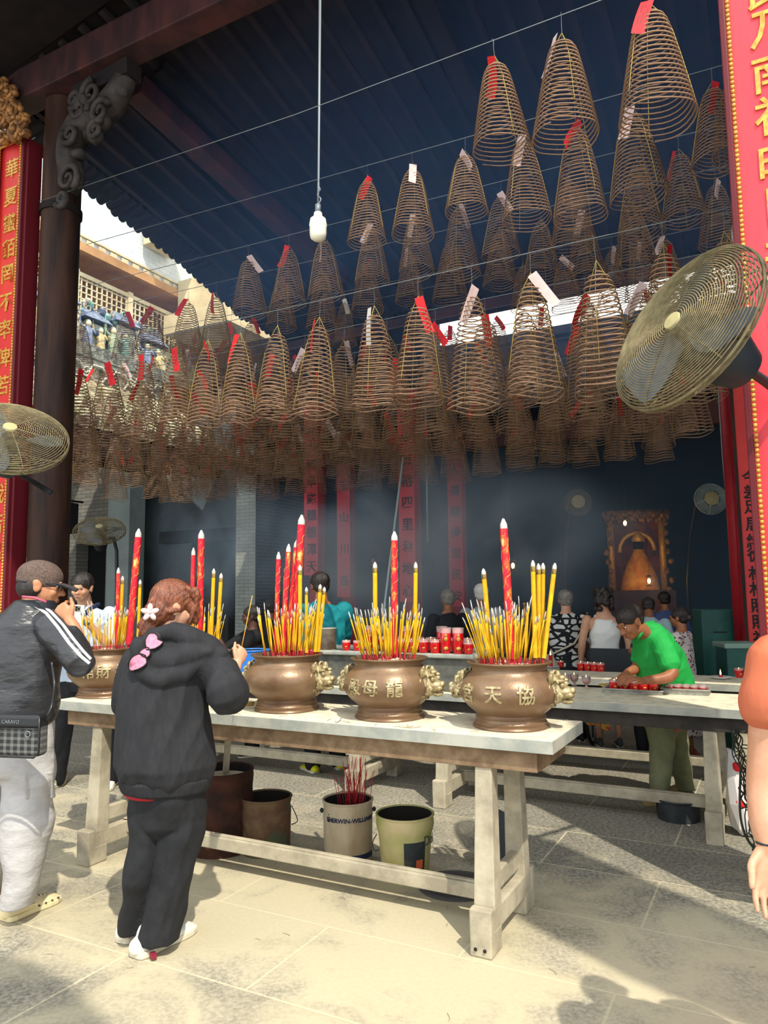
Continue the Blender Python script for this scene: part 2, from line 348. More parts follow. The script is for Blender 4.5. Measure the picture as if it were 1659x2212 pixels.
# main pavilion roof over the courtyard
ZP = [(3.95, 6.53), (4.1, 6.55), (5.1, 6.35), (6, 6.2), (7.05, 6.0), (8.2, 5.72), (9.0, 5.32)]
def roofz(s, n):
    z = np.interp(n, [a for a, b in ZP], [b for a, b in ZP]); t = min(1, max(0, (s + 6.3) / 3.0)); w = min(1, max(0, (9.0 - n) / 2))
    return float(z) - (.33 * (1 - t) if n < 8 else .33 * (1 - t) * (9 - n)) + .25 * t * w
ns_ = [3.95 + i * (9.0 - 3.95) / 24 for i in range(25)]; ss_ = [-6.3, -6.0, -5.5, -5, -4.4, -3.6, -2.5, -1, .5, 2, 4.5]
mb = MB(); up = []; lo = []; tile = []
for n in ns_:
    for s in ss_: lo.append(SN(s, n, roofz(s, n)))
W_ = len(ss_)
for n in ns_:
    for s in ss_: up.append(SN(s, n, roofz(s, n) + .14))
N_ = len(lo)
fs = []
for i in range(len(ns_) - 1):
    for j in range(W_ - 1):
        a = i * W_ + j; fs.append((a, a + W_, a + W_ + 1, a + 1)); fs.append((a + N_, a + N_ + 1, a + N_ + W_ + 1, a + N_ + W_))
for i in range(len(ns_) - 1):
    a = i * W_; fs.append((a, a + N_, a + N_ + W_, a + W_)); a += W_ - 1; fs.append((a, a + W_, a + W_ + N_, a + N_))
for j in range(W_ - 1):
    fs.append((j, j + 1, j + 1 + N_, j + N_)); a = (len(ns_) - 1) * W_ + j; fs.append((a, a + N_, a + N_ + 1, a + 1))
mb.add(lo + up, fs)
struct(mb.build('ceiling', M['soot'], smooth=True, auto=40))
# forward overhang of the roof on the left
mb = MB(); P = [SN(s, n, z) for s, n, z in ((-6.3, 1.9, 6.0), (-2.6, 1.9, 6.3), (-2.6, 3.96, 6.75), (-6.3, 3.96, 6.22))]; P += [p + V((0, 0, .12)) for p in P]
mb.add(P, [(0, 3, 2, 1), (4, 5, 6, 7), (0, 1, 5, 4), (1, 2, 6, 5), (2, 3, 7, 6), (3, 0, 4, 7)]); trim(mb, M['soot'])
# scalloped clay tile ends along the left eave and the far eave
mb = MB()
for i in range(46):
    n = 3.97 + i * .109; z = roofz(-6.3, n) + .02
    mb.tube([SN(-6.42 - rng.random() * .05, n, z - .02), SN(-6.1, n, z + .04)], .05, 8)
for i in range(70):
    s = -6.2 + i * .125; z = roofz(s, 9.0) + .0
    mb.tube([SN(s, 9.08 + rng.random() * .04, z + .02), SN(s, 8.8, z + .08)], .045, 8)
trim(mb, M['soot'])
# timbers
mb = MB(); mb.beam(SN(-6.2, 4.1, 6.16), SN(4.4, 4.1, 6.16), .22, .30); trim(mb, M['rooftimber'], .01)
mb = MB(); a = PZ(292, 190, 6.25); b = PZ(700, 565, 5.62); b = a + (b - a) * 1.12
mb.beam(a, b, .22, .2); trim(mb, M['rooftimber'], .01)
mb = MB(); mb.beam(a + SN(.3, 0, .1), b + SN(.3, 0, .1), .12, .12); trim(mb, M['soot'])
mb = MB(); mb.beam(SN(-2.2, 4.2, 6.45), SN(-2.2, 8.8, 5.55), .16, .2); trim(mb, M['soot'])
mb = MB(); mb.beam(SN(.6, 4.2, 6.45), SN(.6, 8.8, 5.55), .16, .2); trim(mb, M['soot'])
mb = MB()
for i in range(40):
    s = -6.0 + i * .25
    P = [SN(s, n, roofz(s, n) - .035) for n in (4.0, 4.6, 5.7, 6.9, 8.0, 8.9)]
    for p, q in zip(P[:-1], P[1:]): mb.beam(p, q, .06, .05)
trim(mb, M['rafter'])
mb = MB(); mb.beam(SN(-6.2, 8.86, 5.2), SN(4.4, 8.86, 5.3), .16, .14); trim(mb, M['rooftimber'])
# left post and right post
mb = MB(); mb.tube([SN(-5.48, 4.25, 0), SN(-5.48, 4.25, 6.0)], .165, 28); trim(mb, M['postwood'], smooth=True, auto=50)
mb = MB(); mb.tube([SN(.22, 4.32, 0), SN(.22, 4.32, 6.0)], .19, 28); trim(mb, M['postwood'], smooth=True, auto=50)
mb = MB()
for s, n in ((-5.48, 4.25), (.22, 4.32)): mb.lathe([(.0, 0), (.2, 0), (.215, .06), (.2, .12), (.17, .14)], 28, SN(s, n, 0))
trim(mb, M['greywood'], smooth=True, auto=40)
# iron bracket with wire eye round the left post
mb = MB()
mb.lathe([(.16, 4.94), (.18, 4.94), (.18, 5.0), (.16, 5.0)], 28, SN(-5.48, 4.25, 0))
trim(mb, M['soot'])

# -------------------- carved scroll corbel by the left post
FONTC = {}
def glyphs(txt, size, extrude=.004, bevel=0.0, offset=0.0):
    """mesh data of one line of characters, centred on x, base at 0, in the XZ plane facing -Y"""
    key = (txt, size, extrude, bevel, offset)
    if key in FONTC: return FONTC[key]
    cu = bpy.data.curves.new('lettering', 'FONT'); cu.body = txt; cu.size = size; cu.extrude = extrude; cu.bevel_depth = bevel; cu.offset = offset
    cu.resolution_u = 3; cu.align_x = 'CENTER'
    ob = bpy.data.objects.new('lettering_tmp', cu); COL.objects.link(ob); dg = bpy.context.evaluated_depsgraph_get(); dg.update()
    me = bpy.data.meshes.new_from_object(ob.evaluated_get(dg)); vs = [v.co.copy() for v in me.vertices]; fs = [tuple(p.vertices) for p in me.polygons]
    bpy.data.objects.remove(ob); bpy.data.curves.remove(cu); bpy.data.meshes.remove(me)
    if vs:
        x0 = (min(v.x for v in vs) + max(v.x for v in vs)) / 2; z0 = (min(v.y for v in vs) + max(v.y for v in vs)) / 2
        vs = [V((v.x - x0, -v.z, v.y - z0)) for v in vs]
    FONTC[key] = (vs, fs); return FONTC[key]
def put_text(mb, txt, size, c, R=None, mi=None, sx=1, sz=1, **k):
    vs, fs = glyphs(txt, size, **k); c = V(c)
    mb.add([(R @ V((v.x * sx, v.y, v.z * sz)) if R is not None else V((v.x * sx, v.y, v.z * sz))) + c for v in vs], fs, mi)

def curl(mb, c, r0, turns, X, Z, rad, start=0, k=8, sgn=1):
    P = []; R = []
    for i in range(26):
        t = i / 25; r = r0 * (1 - .85 * t); a = start + sgn * turns * 2 * math.pi * t
        P.append(c + X * (r * math.cos(a)) + Z * (r * math.sin(a))); R.append(rad * (1 - .5 * t))
    mb.tube(P, R, k)
cb = thing('scroll_corbel', 'dark carved scroll corbel bracing the red beam on the left post', 'corbel', SN(-5.0, 4.1, 5.0))
L0 = cb.location.copy()
def loc_(px, py, n=4.1): return PN(px, py, n) - L0
mb = MB()
sp = catm([loc_(*q) for q in ((150, 415), (160, 385), (150, 340), (165, 290), (205, 255), (240, 225), (262, 190), (275, 165))], 6)
mb.tube(sp, [(.07 + .06 * math.sin(i / len(sp) * 3.1)) for i in range(len(sp))], 10)
mb.tube(catm([loc_(*q) for q in ((140, 400), (135, 340), (150, 270), (190, 220), (230, 180))], 5), .05, 8)
for q, r in (((146, 385), .11), ((133, 430), .06), ((150, 290), .08), ((205, 280), .07), ((215, 240), .09), ((170, 235), .1), ((195, 200), .1), ((160, 215), .07)):
    curl(mb, loc_(*q, 3.98), r * 1.2, 1.6, E1, UP, .03, start=rng.random() * 6)
for i in range(22):
    t = i / 21; q = (150 + 110 * t + rng.uniform(-12, 25), 330 - 150 * t + rng.uniform(-30, 25))
    mb.ell(loc_(q[0], q[1], 4.08), (rng.uniform(.04, .09), .05, rng.uniform(.04, .09)), k=10)
mb.build('scrollwork', mat('sooty_carving', '3c342f', .7, c2='1d1b19', scale=8, bump=.2), cb, smooth=True)
mb = MB(); mb.beam(loc_(170, 215), loc_(290, 150), .16, .14); mb.build('brace_beam', M['soot'], cb)

# -------------------- left couplet board
def board(name, label, s0, s1, n, z0, z1, chars, zc, csize, matb, beads=True, bead=.013, colr='gold', frame=.03, yaw=0.0, group=None, tx=0.0):
    w = s1 - s0; c = SN((s0 + s1) / 2, n, 0); t = thing(name, label, 'couplet board', c, RZ + yaw, group)
    mb = MB(); mb.box((0, .025, (z0 + z1) / 2), (w, .05, z1 - z0)); mb.build('panel', matb, t, bevel=.006)
    mb = MB()
    for x in (-w / 2, w / 2): mb.box((x, .0, (z0 + z1) / 2), (frame, .075, z1 - z0 + frame))
    for z in (z0, z1): mb.box((0, .0, z), (w + frame, .075, frame))
    mb.build('frame', M['sideboard'] if beads else M['postwood'], t, bevel=.006)
    if beads:
        mb = MB(); k = int((z1 - z0) / (bead * 2.0))
        for i in range(k):
            z = z0 + (i + .5) * (z1 - z0) / k
            for x in (-w / 2 + frame * .9, w / 2 - frame * .9): mb.ell((x, -.032, z), bead, k=6)
        for i in range(int(w / (bead * 2))):
            for z in (z0 + frame, z1 - frame): mb.ell((-w / 2 + (i + .5) * bead * 2, -.032, z), bead, k=6)
        mb.build('bead_moulding', M['gold'], t, smooth=True)
    for ch, z in zip(chars, zc):
        mb = MB(); put_text(mb, ch, csize, (tx, -.004, z), extrude=.005, offset=csize * .012); mb.build('character', M[colr], t)
    return t
zs = [PN(40, y, 4.0).z for y in (352, 413, 470, 525, 580, 642, 700, 762, 822, 885, 1000, 1060, 1125, 1190, 1250)]
bd = board('couplet_board', 'tall red couplet board with gilt characters on the left post', -6.04, -5.69, 4.03, .9, 5.64, '華夏蠻貊罔不率俾若某溪我若民安', zs, .185, M['redboard'])
mb = MB(); mb.box((.205, .06, 3.26), (.035, .14, 4.7)); mb.build('side_board', M['sideboard'], bd)
zs = [PN(1655, y, 4.0).z for y in (-40, 48, 145, 240, 350, 440, 560, 680, 800, 920, 1040, 1160, 1280)]
board('couplet_board', 'large near red couplet board with gilt characters and beaded edge on the right post', -.075, .47, 4.05, .5, 5.6, '民乃南神明日天福壽永安康寧', zs, .225, M['redboard2'], bead=.0125, frame=.03, tx=-.05)

# gilt carving above the left board
cv = thing('gilt_carving', 'gilded openwork flower carving above the left red board', 'carving', SN(-5.9, 4.0, 5.6)); L1 = cv.location.copy()
mb = MB()
for q, r in (((8, 190), .1), ((18, 225), .11), ((12, 262), .1), ((35, 245), .12), ((40, 285), .12), ((15, 300), .08), ((55, 262), .08), ((28, 205), .09), ((60, 290), .05), ((5, 235), .1), ((-20, 220), .15), ((-25, 280), .12)):
    c = PN(q[0], q[1], 3.95) - L1
    for k in range(6):
        a = k * 1.047 + r * 9; mb.ell(c + E1 * (r * .55 * math.cos(a)) + UP * (r * .55 * math.sin(a)) - NN * .02, (r * .42, .04, r * .36), ROTB, k=10)
    mb.ell(c - NN * .05, (r * .3, .04, r * .3), ROTB, k=10); curl(mb, c - NN * .05, r * .75, 1.3, E1, UP, .018, start=r * 40)
mb.tube(catm([PN(x, y, 4.0) - L1 for x, y in ((-30, 180), (0, 210), (20, 250), (30, 290), (48, 305))], 5), .05, 8)
mb.build('petals', M['gilt_carving'], cv, smooth=True)

# -------------------- hall columns with couplet strips
def hallcol(px0, px1, D, ytop, ybot, chars, label, cat='column', ink=True, wall=1.0):
    P = PD((px0 + px1) / 2, 1150, D); w = (px1 - px0) * D / F
    t = thing('hall_column', label, 'column', (P.x, P.y, 0), RZ)
    mb = MB(); mb.tube([(0, .1, 0), (0, .1, 4.4)], w * .5, 20); mb.build('shaft', M['redcol'], t, smooth=True, auto=50)
    zt, zb = PD(px0, ytop, D).z, PD(px0, ybot, D).z
    mb = MB(); mb.box((0, -w * .5 + .06, (zt + zb) / 2), (w, .03, zt - zb)); mb.build('couplet_strip', mat('pink_red_board', 'cf3546', .5, c2='c02c3a', scale=3), t)
    cs = (zt - zb) / len(chars)
    for i, ch in enumerate(chars):
        mb = MB(); put_text(mb, ch, min(cs * .85, w * .75), (.012, -w * .5 + .043, zt - (i + .5) * cs), extrude=.002, offset=.003); mb.build('character', M['blackink'], t)
    return t
hallcol(660, 695, 10.9, 880, 1243, '天地安物阜歲穗德澤天', 'red hall column with bright couplet strip, leftmost beside the sooty brick wall')
hallcol(865, 903, 10.2, 880, 1300, '天安日裕四里和地心', 'wide hazy red hall column right of the centre joss stick')
hallcol(731, 763, 12.3, 950, 1290, '金玉山川長', 'thin hazy red hall column behind the teal shirted person')
hallcol(971, 1003, 12.9, 950, 1310, '天人德龍得里民安', 'faint dark red hall column, rightmost of the hazy ones')
P = PD(1632, 1200, 7.6)
t = thing('hall_column', 'deep red column with black characters beside the near right board', 'column', (P.x, P.y, 0), RZ)
mb = MB(); mb.tube([(-.02, .22, 0), (-.02, .22, 4.6)], .17, 20); mb.build('shaft', M['redcol'], t, smooth=True, auto=50)
mb = MB(); mb.box((0, 0, 2.2), (.22, .04, 3.2)); mb.build('couplet_strip', M['redboard'], t)
mb = MB(); mb.box((-.125, -.01, 2.2), (.03, .06, 3.2)); mb.build('frame', M['postwood'], t)
for ch, y in zip('今差足居維從林林照照神', (1030, 1062, 1095, 1132, 1168, 1198, 1238, 1272, 1308, 1343, 1378)):
    mb = MB(); put_text(mb, ch, .155, (0, -.026, PD(1632, y, 7.6).z), extrude=.003, offset=.003); mb.build('character', M['blackink'], t)
mb = MB(); c = PD(1597, 1200, 7.9); mb.tube([(c.x, c.y, 0), (c.x, c.y, 4.6)], .1, 16)
tag(mb.build('hall_column', M['redcol'], smooth=True), 'slim plain dark red column just left of the lettered red column', 'column')
mb = MB(); a = PD(1563, 985, 8.4); b = PD(1577, 1145, 8.4); mb.tube([a + (a - b).normalized() * .2 + V((0, 0, 5.3 - a.z)), a, b], .02, 8)
tag(mb.build('hanging_pole', M['greypost'], smooth=True), 'thin pale vertical pole hanging left of the dark red columns', 'pole')
mb = MB(); a = PD(922, 1030, 9.5); b = PD(924, 1172, 9.5); mb.tube([a + V((0, 0, 5.0 - a.z)), b], .012, 8)
tag(mb.build('hanging_pole', M['greypost'], smooth=True), 'thin grey rod hanging in the smoke right of the centre joss stick', 'pole')
mb = MB(); a = PD(862, 1060, 7.5); b = PD(828, 1330, 7.0); mb.tube([a + (a - b) * .3, b + (b - a) * (b.z / (a.z - b.z))], .012, 8)
tag(mb.build('leaning_rod', M['greypost'], smooth=True), 'thin dark rod leaning behind the centre joss stick', 'pole')

# -------------------- left wing roof with ceramic figures, upper storey
mb = MB(); snbox(mb, -10.5, -10.0, 3, 10.3, 5.55, 5.78); snbox(mb, -10.4, -10.02, 3, 10.3, 5.0, 5.55)
trim(mb, mat('grey_relief_band', '8a8a80', .8, c2='46483f', scale=14, bump=.5))
mb = MB()
for i in range(15):
    n = 3.3 + i * .48; c = SN(-9.98, n, 5.3)
    P = [c + NN * (.19 * math.cos(a)) + UP * (.15 * math.sin(a)) for a in [k * math.pi / 3 for k in range(7)]]; mb.tube(P, .02, 6)
    curl(mb, c + NN * .24, .1, 1.5, NN, UP, .02, start=i)
trim(mb, mat('pale_relief', 'b9b7a6', .8), smooth=True)
# lower tiled roof of the wing
mb = MB()
A_ = [SN(-10.0, 3, 5.0), SN(-10.0, 10.3, 5.0), SN(-8.7, 10.3, 4.0), SN(-8.7, 3, 4.0)]
mb.add(A_ + [p + V((0, 0, .1)) for p in A_], [(0, 3, 2, 1), (4, 5, 6, 7), (0, 1, 5, 4), (2, 3, 7, 6), (1, 2, 6, 5), (3, 0, 4, 7)])
for i in range(37):
    n = 3.05 + i * .2; mb.tube([SN(-10.0, n, 5.12), SN(-8.66, n, 4.11)], .055, 8)
trim(mb, mat('mossy_roof_tiles', 'b7ae90', .85, c2='6f7258', scale=5, bump=.3))
mb = MB(); snbox(mb, -8.9, -8.72, 3, 10.3, 3.62, 4.02); trim(mb, M['soot'])
mb = MB(); snbox(mb, -10.4, -8.9, 3, 10.3, 3.8, 3.9); trim(mb, M['soot'])
mb = MB(); snbox(mb, -13.4, -13.2, -1, 10.3, 0, 5); struct(mb.build('wall_left', M['brick_grey']))
# upper storey, white painted brick over ochre balcony
mb = MB(); snbox(mb, -11.5, -11.0, -2, 16, 8.0, 13); struct(mb.build('wall_upper_left', M['brick_white']))
mb = MB(); snbox(mb, -13, -10.9, -2, 14, 7.86, 8.02); trim(mb, M['ochre'])
mb = MB(); snbox(mb, -12.6, -12.4, -2, 16, 4, 8.0); trim(mb, M['ochre'])
mb = MB()
for i in range(60): snbox(mb, -11.02, -10.96, -1 + i * .28, -.84 + i * .28, 8.06, 8.14)
snbox(mb, -11.0, -10.95, -2, 16, 8.16, 8.2); trim(mb, M['plaster'])
mb = MB(); snbox(mb, -11.5, -11.1, -2, 14, 6.2, 6.6); trim(mb, M['plaster'])
bl = thing('balcony_railing', 'cream lattice balcony railing above the ceramic figures', 'railing', SN(-11.15, 7, 6.6), RZ)
mb = MB(); mb.box((0, 0, .92), (.08, 9.6, .08)); mb.box((0, 0, .04), (.08, 9.6, .06)); mb.build('rail', M['plaster'], bl)
mb = MB()
for i in range(80): mb.box((0, -4.7 + i * .12, .48), (.025, .025, .86))
for k in range(7): mb.box((0, 0, .12 + k * .12), (.025, 9.5, .02))
mb.build('lattice', M['plaster'], bl)
for i in range(8):
    mb = MB(); mb.box((0, -4.5 + i * 1.3, .5), (.1, .12, 1.0)); mb.build('post', M['plaster'], bl)
# cream stepped eaves of a neighbouring house
for pts, dd in ((((320, 490), (350, 500), (445, 600), (430, 560)), 13), (((395, 535), (470, 555), (560, 650), (520, 700)), 14)):
    pass
mb = MB(); snbox(mb, -10.9, -9.2, 11.0, 17, 6.9, 7.3); snbox(mb, -10.9, -9.5, 11.4, 17, 7.3, 8.2); snbox(mb, -10.9, -10.3, 10.4, 11.2, 8.6, 9.1); snbox(mb, -11, -10.2, 12, 17, 8.2, 9.6); trim(mb, M['plaster'])
mb = MB(); snbox(mb, -11, -8.6, 15.5, 18, 4.5, 8.6); trim(mb, M['plaster'])
# ceramic figures
FM = [mat('glaze_teal', '5f958c', .4, c2='8fa79a', scale=12), mat('glaze_white', 'bdbba8', .45, c2='8b8a7b', scale=12), mat('glaze_blue', '46587f', .4, c2='8a93a0', scale=12), mat('glaze_ochre', 'a08a5c', .5, c2='c9b98c', scale=12), mat('glaze_green', '6d8468', .45, c2='a4a88c', scale=12)]
skinM = mat('pale_ceramic', 'd9c9a8', .4)
def figurine(i):
    r = random.Random(i); h = .55; t = bpy.data.objects.new('ceramic_figurine', None); COL.objects.link(t)
    mb = MB(); mb.loft([((0, 0, 0), .12, .1), ((0, 0, h * .4), .09, .07), ((0, 0, h * .6), .1, .07), ((0, 0, h * .72), .05, .04)], 12)
    sx = r.choice((-1, 1))
    mb.limb([(.09 * sx, 0, h * .66), (.18 * sx, .03, h * .5), (.14 * sx, .1, h * .62)], [.035, .03, .025], 8); mb.limb([(-.09 * sx, 0, h * .66), (-.17 * sx, 0, h * .75), (-.2 * sx, .02, h * .95)], [.035, .03, .025], 8)
    o = mb.build('robe', FM[i % 5], t, smooth=True)
    mb = MB(); mb.ell((0, .01, h * .83), (.055, .06, .065), k=12); mb.build('head', skinM, t, smooth=True)
    mb = MB(); mb.ell((0, -.01, h * .9), (.06, .06, .05), k=12); mb.build('headdress', FM[(i + 2) % 5], t, smooth=True)
    mb = MB(); mb.limb([(-.2 * sx, .02, h * .3), (-.2 * sx, .02, h * 1.2)], [.012, .012], 6); mb.build('staff', FM[(i + 1) % 5], t, smooth=True)
    return t
figs = []
FC = ['teal', 'white', 'blue', 'ochre', 'green']
for i in range(5):
    f = figurine(i); figs.append(f)
nm = ['nearest the left post', 'second along from the left post', 'third along from the left post', 'fourth along from the left post', 'fifth along', 'sixth along', 'seventh along', 'eighth along', 'ninth along', 'tenth along', 'eleventh along', 'twelfth along', 'thirteenth along', 'last before the far roof end']
k = 0
for i in range(14):
    b = figs[i % 5]; loc = SN(-10.15, 6.6 + i * .27, 5.78); rz = RZ - math.pi / 2 + rng.uniform(-.5, .5)
    if i < 5: b.location = loc; b.rotation_euler = (0, 0, rz); o = b; b.scale = (.9,) * 3
    else: o = dup(b, loc, (0, 0, rz), (rng.uniform(.75, 1.0),) * 3)
    tag(o, '%s robed ceramic figurine on the roof ledge, %s' % (FC[i % 5], nm[i]), 'figurine', 'ceramic figurines on the roof ledge')
# openwork ceramic scenery behind the figures
mb = MB()
for i in range(420):
    n = rng.uniform(4, 10.2); z = 5.8 + rng.random() ** 1.2 * .85; r = rng.uniform(.04, .12); c = SN(-10.32 + rng.uniform(-.05, .08), n, z)
    if i % 2: mb.ell(c, (r * .6, r, r * .8), k=8, mi=rng.choice((0, 1, 1, 2, 3, 3)))
    else:
        mb.mi = rng.choice((0, 1, 1, 2, 3)); curl(mb, c, r, 1.3, NN, UP, .02, start=i, k=5)
for i in range(9):
    n = 4.4 + i * .68; snbox(mb, -10.5, -10.2, n, n + .42, 5.8, 6.25 + .15 * (i % 2), 1)
    c = SN(-10.3, n + .21, 6.3 + .15 * (i % 2)); mb.add([c + SN(-.2, -.3, 0), c + SN(.2, -.3, 0), c + SN(.2, .3, 0), c + SN(-.2, .3, 0), c + SN(0, -.22, .22), c + SN(0, .22, .22)], [(0, 1, 4), (2, 3, 5), (1, 2, 5, 4), (3, 0, 4, 5), (3, 2, 1, 0)], 2)
tag(mb.build('ceramic_ridge', [FM[0], FM[1], FM[2], mat('weathered_ceramic', '8f8d7c', .7, c2='5d5f52', scale=9)], smooth=False), 'weathered openwork ceramic ridge frieze behind the figurines', 'frieze')

# ------------------------------------------------------------ offering tables
def table(label, s0, s1, n0, n1, z, inset=.33, mt='ashtop', me='slabedge', group=None, lw=.085, ma='apron'):
    cs, cn = (s0 + s1) / 2, (n0 + n1) / 2; t = thing('offering_table', label, 'table', SN(cs, cn, 0), RZ, group)
    Ls, W = s1 - s0, n1 - n0
    mb = MB(); mb.box((0, 0, z - .027), (Ls, W, .054), mi=1); mb.box((0, 0, z + .0005), (Ls - .006, W - .006, .003), mi=0)
    mb.build('tabletop', [M[mt], M[me]], t, bevel=.004)
    mb = MB(); a = .05
    for y in (-W / 2 + a, W / 2 - a): mb.box((0, y, z - .054 - .045), (Ls - .16, .03, .09))
    for x in (-Ls / 2 + .09, Ls / 2 - .09): mb.box((x, 0, z - .099), (.03, W - 2 * a - .03, .088))
    mb.build('apron', M[ma], t, bevel=.003)
    for x in (-Ls / 2 + inset, Ls / 2 - inset):
        for sg in (-1, 1):
            mb = MB(); mb.beam((x, sg * (W / 2 - .085), z - .06), (x, sg * (W / 2 - .06), .17), lw * .9, lw * .9, up=V((0, 1, 0)), w2=lw * 1.15, h2=lw * 1.1)
            mb.build('leg', M['greywood'], t, bevel=.006)
        mb = MB(); mb.box((x, 0, .135), (.095, W + .04, .10)); mb.box((x, 0, .255), (.04, W - .12, .085))
        for sg in (-1, 1): mb.box((x, sg * (W / 2 - .03), .05), (.1, .14, .1)); mb.box((x, sg * (W / 2 + .015), .14), (.102, .05, .11))
        mb.build('foot_rail', M['greywood'], t, bevel=.008)
    mb = MB(); mb.box((0, 0, .15), (Ls - 2 * inset, .06, .07)); mb.box((0, 0, .188), (Ls - 2 * inset, .03, .012)); mb.build('stretcher', M['greywood'], t, bevel=.008)
    return t
table('long ash-dusted front table carrying the row of bronze incense urns', -3.98, -.88, 3.17, 3.72, .915)
table('grey table on the right carrying the trays of red candle glasses', -2.58, -.1, 5.1, 5.85, .81, ma='apron_dark')
table('grey table at the middle left carrying the stone trough', -5.25, -2.66, 5.1, 5.85, .81, ma='apron_dark')
table('farthest grey table behind the green shirted man', -2.45, -.02, 6.42, 7.0, .81, inset=.3, ma='apron_dark')
ft = [o for o in CH['offering_table'] if o.name.startswith('foot_rail')][-1]
for dx in (-.022, .02): mb = MB(); mb.ell((3.1 / 2 - .33 + dx, -.55 / 2 - .045, .035), (.008, .006, .008), k=8); mb.build('bolt_hole', M['blackink'], ft)
# ------------------------------------------------------------ bronze urns
UP_ = [(.0, .0), (.176, 0), (.18, .006), (.176, .016), (.168, .02), (.17, .03), (.164, .036), (.162, .05), (.166, .055), (.16, .064), (.158, .07), (.172, .082), (.2, .108), (.225, .14), (.236, .172), (.234, .205),
       (.222, .235), (.2, .262), (.182, .28), (.176, .295), (.178, .31), (.19, .322), (.2, .33), (.2, .336), (.192, .337), (.176, .325), (.168, .312), (.166, .29)]
UP_ = [(a, b * .9) for a, b in UP_]
def urn_r(z):
    q = [(b, a) for a, b in UP_[1:24]]; return float(np.interp(z, [x for x, _ in q], [y for _, y in q]))
def lion(mb):
    """lion mask, pointing along +x"""
    mb.ell((.02, 0, 0), (.05, .052, .06)); mb.ell((.065, 0, -.012), (.038, .036, .028)); mb.ell((.098, 0, -.002), (.014, .02, .014), k=10)
    for s in (-1, 1):
        mb.ell((.085, .017 * s, -.02), (.02, .017, .014), k=10); mb.ell((.06, .028 * s, .022), (.013, .013, .013), k=10)
        mb.ell((.05, .03 * s, .038), (.024, .016, .01), k=10); mb.ell((.02, .05 * s, .05), (.014, .016, .024), k=10); mb.ell((.05, .042 * s, -.022), (.02, .012, .02), k=10)
        for i in range(6):
            a = -1.3 + i * .5; c = V((.012, s * .058 * math.cos(a), .064 * math.sin(a))); curl(mb, c, .02, 1.2, V((.3, s * .95, 0)).normalized(), UP, .007, start=i, k=5)
        for i in range(3): curl(mb, V((.04, s * .05, .03 - i * .03)), .014, 1.2, V((.8, s * .5, 0)).normalized(), UP, .005, start=i * 2, k=5)
    mb.ell((.072, 0, -.046), (.028, .026, .013), k=10); mb.ell((.05, 0, .05), (.02, .02, .012), k=10); mb.tube([(.085, -.02, -.034), (.1, 0, -.036), (.085, .02, -.034)], .004, 5)
def urn(label, px, py, chars, dn=0):
    c = PZ(px, py, .915 + .002); c = SN(tosn(c)[0], 3.45, .917)
    t = thing('incense_urn', label, 'incense urn', c, RZ, 'bronze urns on the front table')
    mb = MB(); mb.lathe(UP_, 56); mb.build('body', M['bronze'], t, smooth=True, auto=50)
    mb = MB(); P = [(0, .288), (.05, .291), (.1, .284), (.15, .276), (.168, .27)]; mb.lathe(P[::-1], 30)
    for i, v in enumerate(mb.v): mb.v[i] = (v[0], v[1], v[2] + .012 * noise.noise(V((v[0] * 22, v[1] * 22, px))))
    mb.build('sand', M['sand'], t, smooth=True)
    for sg in (-1, 1):
        mb = MB(); lion(mb); R = Matrix.Rotation(0 if sg > 0 else math.pi, 3, 'Z')
        mb.v = [tuple(R @ V((v[0] * 1.05 + .195, v[1] * 1.15, v[2] * 1.1 + .18))) for v in mb.v]; mb.build('lion_head', M['brass'], t, smooth=True)
    vd = V((0, 0, 0)) - V((c.x, c.y, 0)); va = math.atan2(vd.y, vd.x) - RZ
    for ch, ang in chars:
        mb = MB()
        vs, fs = glyphs(ch, .086, extrude=.003, bevel=.0008, offset=.0006); a0 = va + math.radians(ang); O = []
        for v in vs:
            z = .17 + v.z; r = urn_r(z) + .003 - v.y; a = a0 + v.x / .235; O.append((r * math.cos(a), r * math.sin(a), z))
        mb.add(O, fs); mb.build('relief_character', M['brass'], t)
    return c
UR = [urn('leftmost bronze urn on the front table, partly behind the phone holder', 240, 1500, [('帛', -26), ('財', -4), ('神', 22)]),
      urn('bronze urn hidden behind the woman in the black hoodie', 408, 1520, []),
      urn('middle bronze urn on the front table without characters, right of the hoodie woman', 618, 1532, []),
      urn('bronze urn with raised dragon-mother characters, second from the right end', 843, 1548, [('殿', -48), ('母', -24), ('龍', 6)]),
      urn('rightmost and nearest bronze urn with three raised characters', 1104, 1568, [('宮', -55), ('天', -19), ('協', 17)])]
UN = ['leftmost urn', 'urn behind the hoodie woman', 'middle urn', 'second urn from the right', 'rightmost urn']
SZ = .917 + .282
